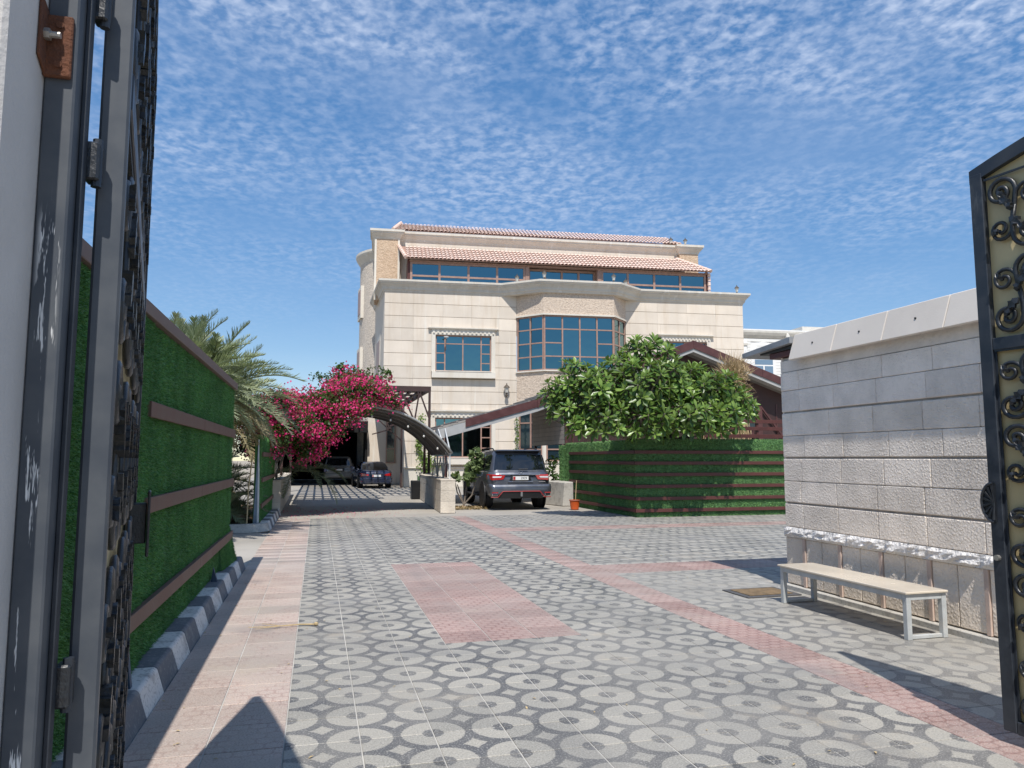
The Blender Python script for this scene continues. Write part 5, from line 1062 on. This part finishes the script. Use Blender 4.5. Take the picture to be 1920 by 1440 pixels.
# ---- date palms
pf_m = leaf_mat('date_palm_leaflet', (.20, .24, .13), (.36, .39, .25), .25, .5); pf_d = leaf_mat('dry_palm_leaflet', (.30, .25, .13), (.36, .31, .18), .2, .6); rach_m = plain('palm_rachis', (.30, .28, .13), .6, .25, 6); ptrunk_m = plain('palm_trunk', (.17, .12, .08), .95, .4, 6, 40, .9, 20, bdist=.05)
def frond(seed, L=2.6, droop=1.0, npair=60):
    r = np.random.default_rng(seed); t = np.linspace(0, 1, 14); x = L * (t - .12 * droop * t ** 3); z = L * (.18 * t - .42 * droop * t ** 2.2)
    pts = [(float(a), 0, float(b)) for a, b in zip(x, z)]; b = MB(); b.tube(pts, [.026 * (1 - .8 * q) + .004 for q in t], 5)
    tt = np.repeat(np.linspace(.10, .995, npair), 2); sd = np.tile((1, -1), npair); px = np.interp(tt, t, x); pz = np.interp(tt, t, z); dx = np.gradient(np.interp(np.linspace(0, 1, 100), t, x)); dz = np.gradient(np.interp(np.linspace(0, 1, 100), t, z)); ix = (tt * 99).astype(int)
    tan = norm(np.c_[dx[ix], 0 * tt, dz[ix]]); up = np.c_[-tan[:, 2], 0 * tt, tan[:, 0]]
    d = tan * (.75 + .5 * tt[:, None]) + np.c_[0 * tt, sd, 0 * tt] * (1.15 - .35 * tt[:, None]) + up * (.45 + r.normal(0, .22, (len(tt), 1))) + r.normal(0, .08, (len(tt), 3))
    ln = .46 * np.sin(np.pi * (.16 + .80 * tt)) ** .7 * r.uniform(.85, 1.1, len(tt)); 
    tv = [(0, -.035, 0), (0, .035, 0), (.5, .042, .0), (.5, -.042, 0), (1, 0, -.05)]
    v1, f1 = scatter([(0, -.5, 0), (0, .5, 0), (.55, .6, .0), (.55, -.6, 0)], np.array([(0, 3, 2, 1)]), np.c_[px, 0 * px, pz], d, up + r.normal(0, .3, (len(tt), 3)), np.c_[ln, np.full(len(tt), .021), np.ones(len(tt))])
    v2, f2 = scatter([(.55, -.6, 0), (.55, .6, 0), (1, .04, -.0), (1, -.04, 0)], np.array([(0, 3, 2, 1)]), np.c_[px, 0 * px, pz - .0], d, up, np.c_[ln, np.full(len(tt), .021), np.ones(len(tt))])
    vb = np.array([tuple(p) for p in b.v]); fb = [f for f in b.f if len(f) == 4]
    V = np.vstack([vb, v1, v2]); F = np.vstack([np.array(fb), f1 + len(vb), f2 + len(vb) + len(v1)]); me = npmesh('frond', V, F); me.materials.append(pf_m); return me
fronds = [frond(s, 2.6, .6 + .25 * s) for s in range(5)]; dryf = frond(99, 2.2, 1.3); dryf.materials.clear(); dryf.materials.append(pf_d)
def palm(loc, h, n, sc, label, el=(1.25, -.22), az=None):
    p = tag(empty('date_palm', loc), label, 'palm', 'date palms behind the turf walls')
    if h > .5:
        pr_ = []
        for k in range(int(h / .14) + 1): pr_ += [(.24 if k % 2 else .19, k * .14)]
        MB().lathe(pr_, (0, 0, 0), 12).build('trunk', ptrunk_m, p)
    for k in range(n):
        e = el[0] + (el[1] - el[0]) * (k / (n - 1)) ** .8 + random.uniform(-.1, .1); a = k * 2.399 + random.uniform(-.2, .2)
        if az: a = az[0] + (az[1] - az[0]) * random.random()
        me = fronds[min(4, int((1 - (e + .5) / 1.8) * 5))] if not (k > n * .85 and n > 20) else dryf; s = sc * random.uniform(.85, 1.1)
        o = obj('frond', me, None, p, loc=(.1 * math.cos(a), .1 * math.sin(a), h), scale=(s, s, s)); o.rotation_mode = 'XYZ'; o.rotation_euler = (random.uniform(-.4, .4), -e, a)
    return p
palm((-2.45, 17.0, 0), 2.75, 110, .82, 'tallest date palm, standing over the gap between the turf walls')
palm((-2.7, 21.0, 0), 2.5, 60, .90, 'date palm leaning into the bougainvillea behind the peeled turf panel')
palm((-2.7, 18.9, .06), .3, 52, .62, 'low date palm offshoot filling the gap between the turf walls', (1.35, -.05))
palm((-2.9, 15.6, 0), 2.75, 90, .72, 'bushy date palm behind the end of the long turf wall, nearest the camera')
palm((-2.9, 21.3, .06), .8, 34, .66, 'low date palm beside the low stone wall under the blossom', (1.3, -.1))
palm((-.55, 24.3, .95), .25, 9, .62, 'drooping young date palm over the low wall below the bougainvillea', (.5, -.15), (-2.4, -.2))
# ---- bougainvillea
bo = tag(empty('bougainvillea', (0, 23.6, 0)), 'magenta bougainvillea spilling over the arched canopy and low wall', 'shrub')
br_m = leaf_mat('magenta_bract', (.68, .012, .145), (.93, .05, .30), .38, .55); bl_m = leaf_mat('bougainvillea_leaf', (.045, .10, .022), (.10, .18, .04), .3, .5)
BB = [(-1.95, 2.6, .36, -3.0), (-1.45, 2.9, .45, -3.0), (-.95, 3.05, .48, -2.6), (-1.5, 1.75, .30, -2.8), (-1.0, 2.35, .5, -2.8), (-.45, 2.5, .5, -2.6), (-1.95, 1.95, .36, -1.2), (-1.65, 2.3, .45, -1.3), (-1.25, 2.65, .55, -1.4), (-.7, 2.6, .6, -1.7), (-.55, 2.15, .55, -1.8), (-.2, 2.95, .7, -1.5), (.05, 2.35, .5, -1.8), (.4, 3.1, .7, -1.6), (.4, 2.5, .45, -1.75), (.9, 3.45, .70, -1.3), (.85, 2.95, .5, -1.7), (1.45, 3.5, .50, -1.5), (1.9, 3.4, .36, -1.5), (2.2, 3.22, .22, -1.5), (1.3, 3.05, .28, -1.8), (-.35, 1.75, .38, -1.8), (-1.0, 3.3, .4, -.4), (1.1, 3.95, .42, -.6), (.6, 3.9, .42, -.5), (.1, 1.75, .22, -1.8), (-1.1, 2.0, .35, -1.6)]
cl = []; gl_ = []
for (x, z, r, y) in BB:
    n = int(40 * (r / .6) ** 2); d = norm(rng.normal(0, 1, (n, 3))); rad = rng.uniform(.55, 1.08, (n, 1)); p = np.array([x, y, z]) + d * rad * r * np.array([1, .8, .85]); cl.append(p)
    n = int(800 * (r / .6) ** 2); d = norm(rng.normal(0, 1, (n, 3))); gl_.append(np.array([x, y, z]) + d * rng.uniform(.2, 1.05, (n, 1)) * r * np.array([1, .85, .85]))
cl = np.vstack(cl); keep = rng.random(len(cl)) < .80; cl = cl[keep]
gp_ = np.vstack(gl_ + [np.array([x, y + .3, z]) + rng.normal(0, .30, (900, 3)) * np.array([1, .6, .5]) for (x, z, y) in ((1.0, 4.0, 0), (.5, 3.6, .3), (-.6, 3.2, .2))])
sz = rng.uniform(.08, .15, len(cl)); nb_ = 26
bp = np.repeat(cl, nb_, 0) + rng.normal(0, 1, (len(cl) * nb_, 3)) * np.repeat(sz, nb_)[:, None] * np.array([1, 1, .75]); stray = rng.random((700, 3)) * np.array([4.0, .9, 2.2]) + np.array([-1.8, -1.2, 1.7]); 
BT = np.array([(0, 0, 0), (.5, .42, .12), (1, 0, .02), (.5, -.42, .12), (.5, 0, -.02)]); BFc = np.array([(0, 4, 1), (1, 4, 2), (0, 3, 4), (3, 2, 4)])
d = norm(rng.normal(0, 1, bp.shape) + np.array([-.1, -.5, .4])); v, f = scatter(BT, BFc, bp, d, rng.normal(0, 1, bp.shape) + np.array([0, -.6, .8]), rng.uniform(.055, .085, len(bp)))
kind(obj('blossom', npmesh('blossom', v, f), br_m, bo), 'stuff')
d = norm(rng.normal(0, 1, gp_.shape) + np.array([0, -.3, -.2])); v, f = scatter(BT, BFc, gp_, d, rng.normal(0, 1, gp_.shape) + np.array([0, -.5, 1.0]), rng.uniform(.06, .11, len(gp_)))
kind(obj('foliage', npmesh('foliage', v, f), bl_m, bo), 'stuff')
for (x0, y0) in ((-1.7, .3), (-1.6, 1.4), (-1.3, .1)):
    x1, x2 = x0 + random.uniform(.6, 1.4), x0 + random.uniform(2.0, 3.4); MB().tube([(x0, y0, .1), (x0 + .15, y0 - .2, 1.2), (x1, -.3, 2.4), (x2, -.4, 3.4)], [.04, .035, .025, .012], 6).build('stem', bark_m, bo)
for k in range(16):   # arching shoots against the sky
    x = random.uniform(.1, 2.0); z = 3.9 + random.uniform(-.1, .3); a = random.uniform(-1, 1); pts = [(x + a * .5 * t, -.2 + .1 * t, z + .75 * t - .55 * t * t) for t in np.linspace(0, 1.1, 6)]
    MB().tube(pts, [.010, .009, .008, .006, .005, .003], 4).build('shoot', bark_m, bo)
    pp = np.array(pts); q = pp[rng.integers(0, 6, 46)] + rng.normal(0, .05, (46, 3)); v, f = scatter(BT, BFc, q, norm(rng.normal(0, 1, q.shape)), rng.normal(0, 1, q.shape), rng.uniform(.06, .10, 46)); obj('shoot_leaves', npmesh('shoot_leaves', v, f), bl_m if k % 4 else br_m, bo)
# ---- dry thatch on a dead palm behind the frangipani
dp = tag(empty('dead_palm', (13.3, 22.2, 0)), 'dead palm with shaggy straw-coloured leaves before the pavilion gable', 'palm')
MB().tube([(0, 0, 0), (.05, 0, 2), (.1, 0, 4.0)], [.2, .17, .15], 10).build('trunk', ptrunk_m, dp); dry_m = leaf_mat('dead_palm_leaf', (.34, .235, .125), (.52, .39, .235), .15, .7)
n = 1500; t = rng.random(n); az = rng.uniform(0, 6.28, n); el = np.where(t < .35, rng.uniform(.3, 1.45, n), rng.uniform(-1.4, .5, n)); d = np.c_[np.cos(az) * np.cos(el), np.sin(az) * np.cos(el), np.sin(el)]; base = np.c_[.1 + rng.normal(0, .16, n), rng.normal(0, .16, n), np.where(t < .35, rng.uniform(4.1, 4.55, n), rng.uniform(3.0, 4.4, n))]
v, f = scatter([(0, -.5, 0), (0, .5, 0), (.5, .5, .03), (.5, -.5, .03)], np.array([(0, 3, 2, 1)]), base, d, rng.normal(0, 1, (n, 3)), np.c_[rng.uniform(.35, .8, n), rng.uniform(.012, .026, n), np.ones(n)])
v2, f2 = scatter([(.5, -.5, .03), (.5, .5, .03), (1, .05, -.06), (1, -.05, -.06)], np.array([(0, 3, 2, 1)]), base, d, rng.normal(0, 1, (n, 3)), np.c_[rng.uniform(.35, .8, n), rng.uniform(.012, .026, n), np.ones(n)])
kind(obj('dead_leaves', npmesh('dead_leaves', np.vstack([v, v2]), np.vstack([f, f2 + len(v)])), dry_m, dp), 'stuff')
n = 260; v, f = scatter([(0, -.5, 0), (0, .5, 0), (1, .3, .0), (1, -.3, 0)], np.array([(0, 3, 2, 1)]), np.c_[rng.uniform(-1.3, .5, n), rng.uniform(-.4, -.1, n), rng.uniform(2.5, 2.9, n)], np.c_[rng.normal(0, .15, n), rng.normal(0, .1, n), -np.ones(n)], np.tile((0, -1., 0), (n, 1)), np.c_[rng.uniform(.3, .5, n), rng.uniform(.02, .035, n), np.ones(n)])
kind(obj('hanging_thatch', npmesh('hanging_thatch', v, f), dry_m, dp), 'stuff')
# ---- fig sapling by the grey car, creepers and small shrubs
def bush(name, loc, blobs, label, n_per, size, mat, cat='shrub', stems=()):
    o = tag(empty(name, loc), label, cat); P = []
    for (x, y, z, r) in blobs: d = norm(rng.normal(0, 1, (n_per, 3))); P.append(np.array([x, y, z]) + d * rng.uniform(.3, 1, (n_per, 1)) * r)
    P = np.vstack(P); d = norm(rng.normal(0, 1, P.shape) + np.array([0, -.3, -.1])); v, f = scatter(np.c_[BT[:, 0], BT[:, 1] * 1.5, BT[:, 2]], BFc, P, d, rng.normal(0, .6, P.shape) + np.array([0, -.6, .8]), rng.uniform(.7, 1.25, len(P)) * size)
    kind(obj('foliage', npmesh('foliage', v, f), mat, o), 'stuff')
    for pts in stems: MB().tube(pts, [.028 * (1 - .6 * k / len(pts)) for k in range(len(pts))], 6).build('stem', bark_m, o)
    return o
fig_m = leaf_mat('fig_leaf', (.09, .14, .045), (.20, .255, .11), .25, .55); vine_m = leaf_mat('creeper_leaf', (.12, .22, .03), (.24, .36, .07), .35, .5)
bush('fig_sapling', (4.72, 24.0, 0), [(.28, 0, 1.72, .22), (.38, .1, 1.55, .24), (.2, 0, 1.42, .24), (.12, 0, 1.15, .22), (.0, -.1, .95, .18), (-.38, -.1, 1.02, .12), (.2, .1, 1.2, .22), (.35, 0, 1.32, .22)], 'grey-green fig sapling growing against the grey car', 34, .17, fig_m, 'tree',
     [[(-.1, 0, 0), (-.05, 0, .5), (.05, 0, 1.1), (.2, 0, 1.6)], [(-.1, 0, .1), (.15, -.05, .4), (.28, -.05, .9), (.3, 0, 1.3)], [(-.1, 0, .05), (-.2, 0, .4), (-.32, 0, .75)], [(-.1, 0, .1), (-.32, .02, .5), (-.4, .02, .9)]])
def creeper(loc, pts, n, label, spread=.12, size=.09, extra=()):
    o = tag(empty('creeper', loc, HR), label, 'vine'); P = np.array(pts, float); t = rng.random(n) * (len(P) - 1); i = t.astype(int).clip(0, len(P) - 2); q = P[i] + (P[i + 1] - P[i]) * (t - i)[:, None] + rng.normal(0, spread, (n, 3)) * np.array([1, .35, 1])
    for (x, y, z, r, m) in extra: q = np.vstack([q, np.array([x, y, z]) + rng.normal(0, r, (m, 3)) * np.array([1, .5, .8])])
    v, f = scatter(BT, BFc, q, norm(rng.normal(0, 1, q.shape) + np.array([0, -.3, -.5])), rng.normal(0, .6, q.shape) + np.array([0, -1, .3]), rng.uniform(.7, 1.3, len(q)) * size); kind(obj('foliage', npmesh('foliage', v, f), vine_m, o), 'stuff'); MB().tube(pts, .015, 5).build('stem', bark_m, o); return o
creeper((5.0, 41.75, 0), [(.55, 0, 4.0), (.5, 0, 3.0), (.45, 0, 2.2), (.8, -.1, 1.5), (.9, -.2, .6)], 520, 'bright green creeper climbing the villa wall above the small planter', .09, .11, ((1.0, -.2, 1.35, .3, 260),))
creeper((10.9, 41.0, 0), [(0, 0, 4.4), (.05, 0, 3.2), (.0, 0, 2.0), (.05, 0, 1.4)], 260, 'thin creeper along the edge of the bay window behind the grey car', .06, .09)
bush('potted_shrub', (8.35, 26.2, 0), [(0, 0, 1.5, .25), (-.1, 0, 1.2, .22), (.05, 0, .95, .2)], 'dark leafy shrub growing behind the turf pillar', 60, .10, bl_m, 'shrub', [[(0, 0, 0), (0, 0, .6), (0, 0, 1.4)]])
dn = 700; q = np.c_[rng.uniform(4.1, 5.3, dn), rng.uniform(23.2, 24.6, dn), np.full(dn, .02)]; v, f = scatter(BT, BFc, q, norm(rng.normal(0, 1, q.shape) * np.array([1, 1, .25])), np.tile((0, 0, 1.), (dn, 1)), rng.uniform(.05, .12, dn)); o = kind(obj('fallen_leaves', npmesh('fallen_leaves', v, f), dry_m), 'stuff'); o["label"] = 'dry fallen leaves around the fig sapling'; o["category"] = 'leaves'

pn = 420; q = np.c_[rng.normal(.2, 1.1, pn), rng.normal(23.0, 1.2, pn).clip(20.5, 27), np.full(pn, .012)]; q = q[(q[:, 0] > -.95) & (q[:, 0] < 3.3)]; pn = len(q)
v, f = scatter(BT, BFc, q, norm(rng.normal(0, 1, q.shape) * np.array([1, 1, .2])), np.tile((0, 0, 1.), (pn, 1)), rng.uniform(.03, .06, pn)); o = kind(obj('fallen_petals', npmesh('fallen_petals', v, f), br_m), 'stuff'); o["label"] = 'fallen magenta petals on the driveway under the bougainvillea'; o["category"] = 'petals'

bush('garden_shrub', (-4.1, 23.2, 0), [(0, 0, .6, .9), (.9, .3, .9, .9), (-.9, -.6, .8, .9), (.4, -.8, .5, .7), (1.4, -.2, .4, .6), (-1.2, -1.8, .5, .8), (.3, .6, 1.5, .9), (-1.0, .3, 1.6, .8)], 'dark leafy garden shrub behind the gap between the turf walls', 420, .16, bl_m, 'shrub', [[(0, 0, 0), (0, 0, 1.2)]])
palm((-2.25, 18.5, .06), .15, 46, .50, 'smallest palm offshoot beside the peeled end of the turf panel', (1.35, .1))
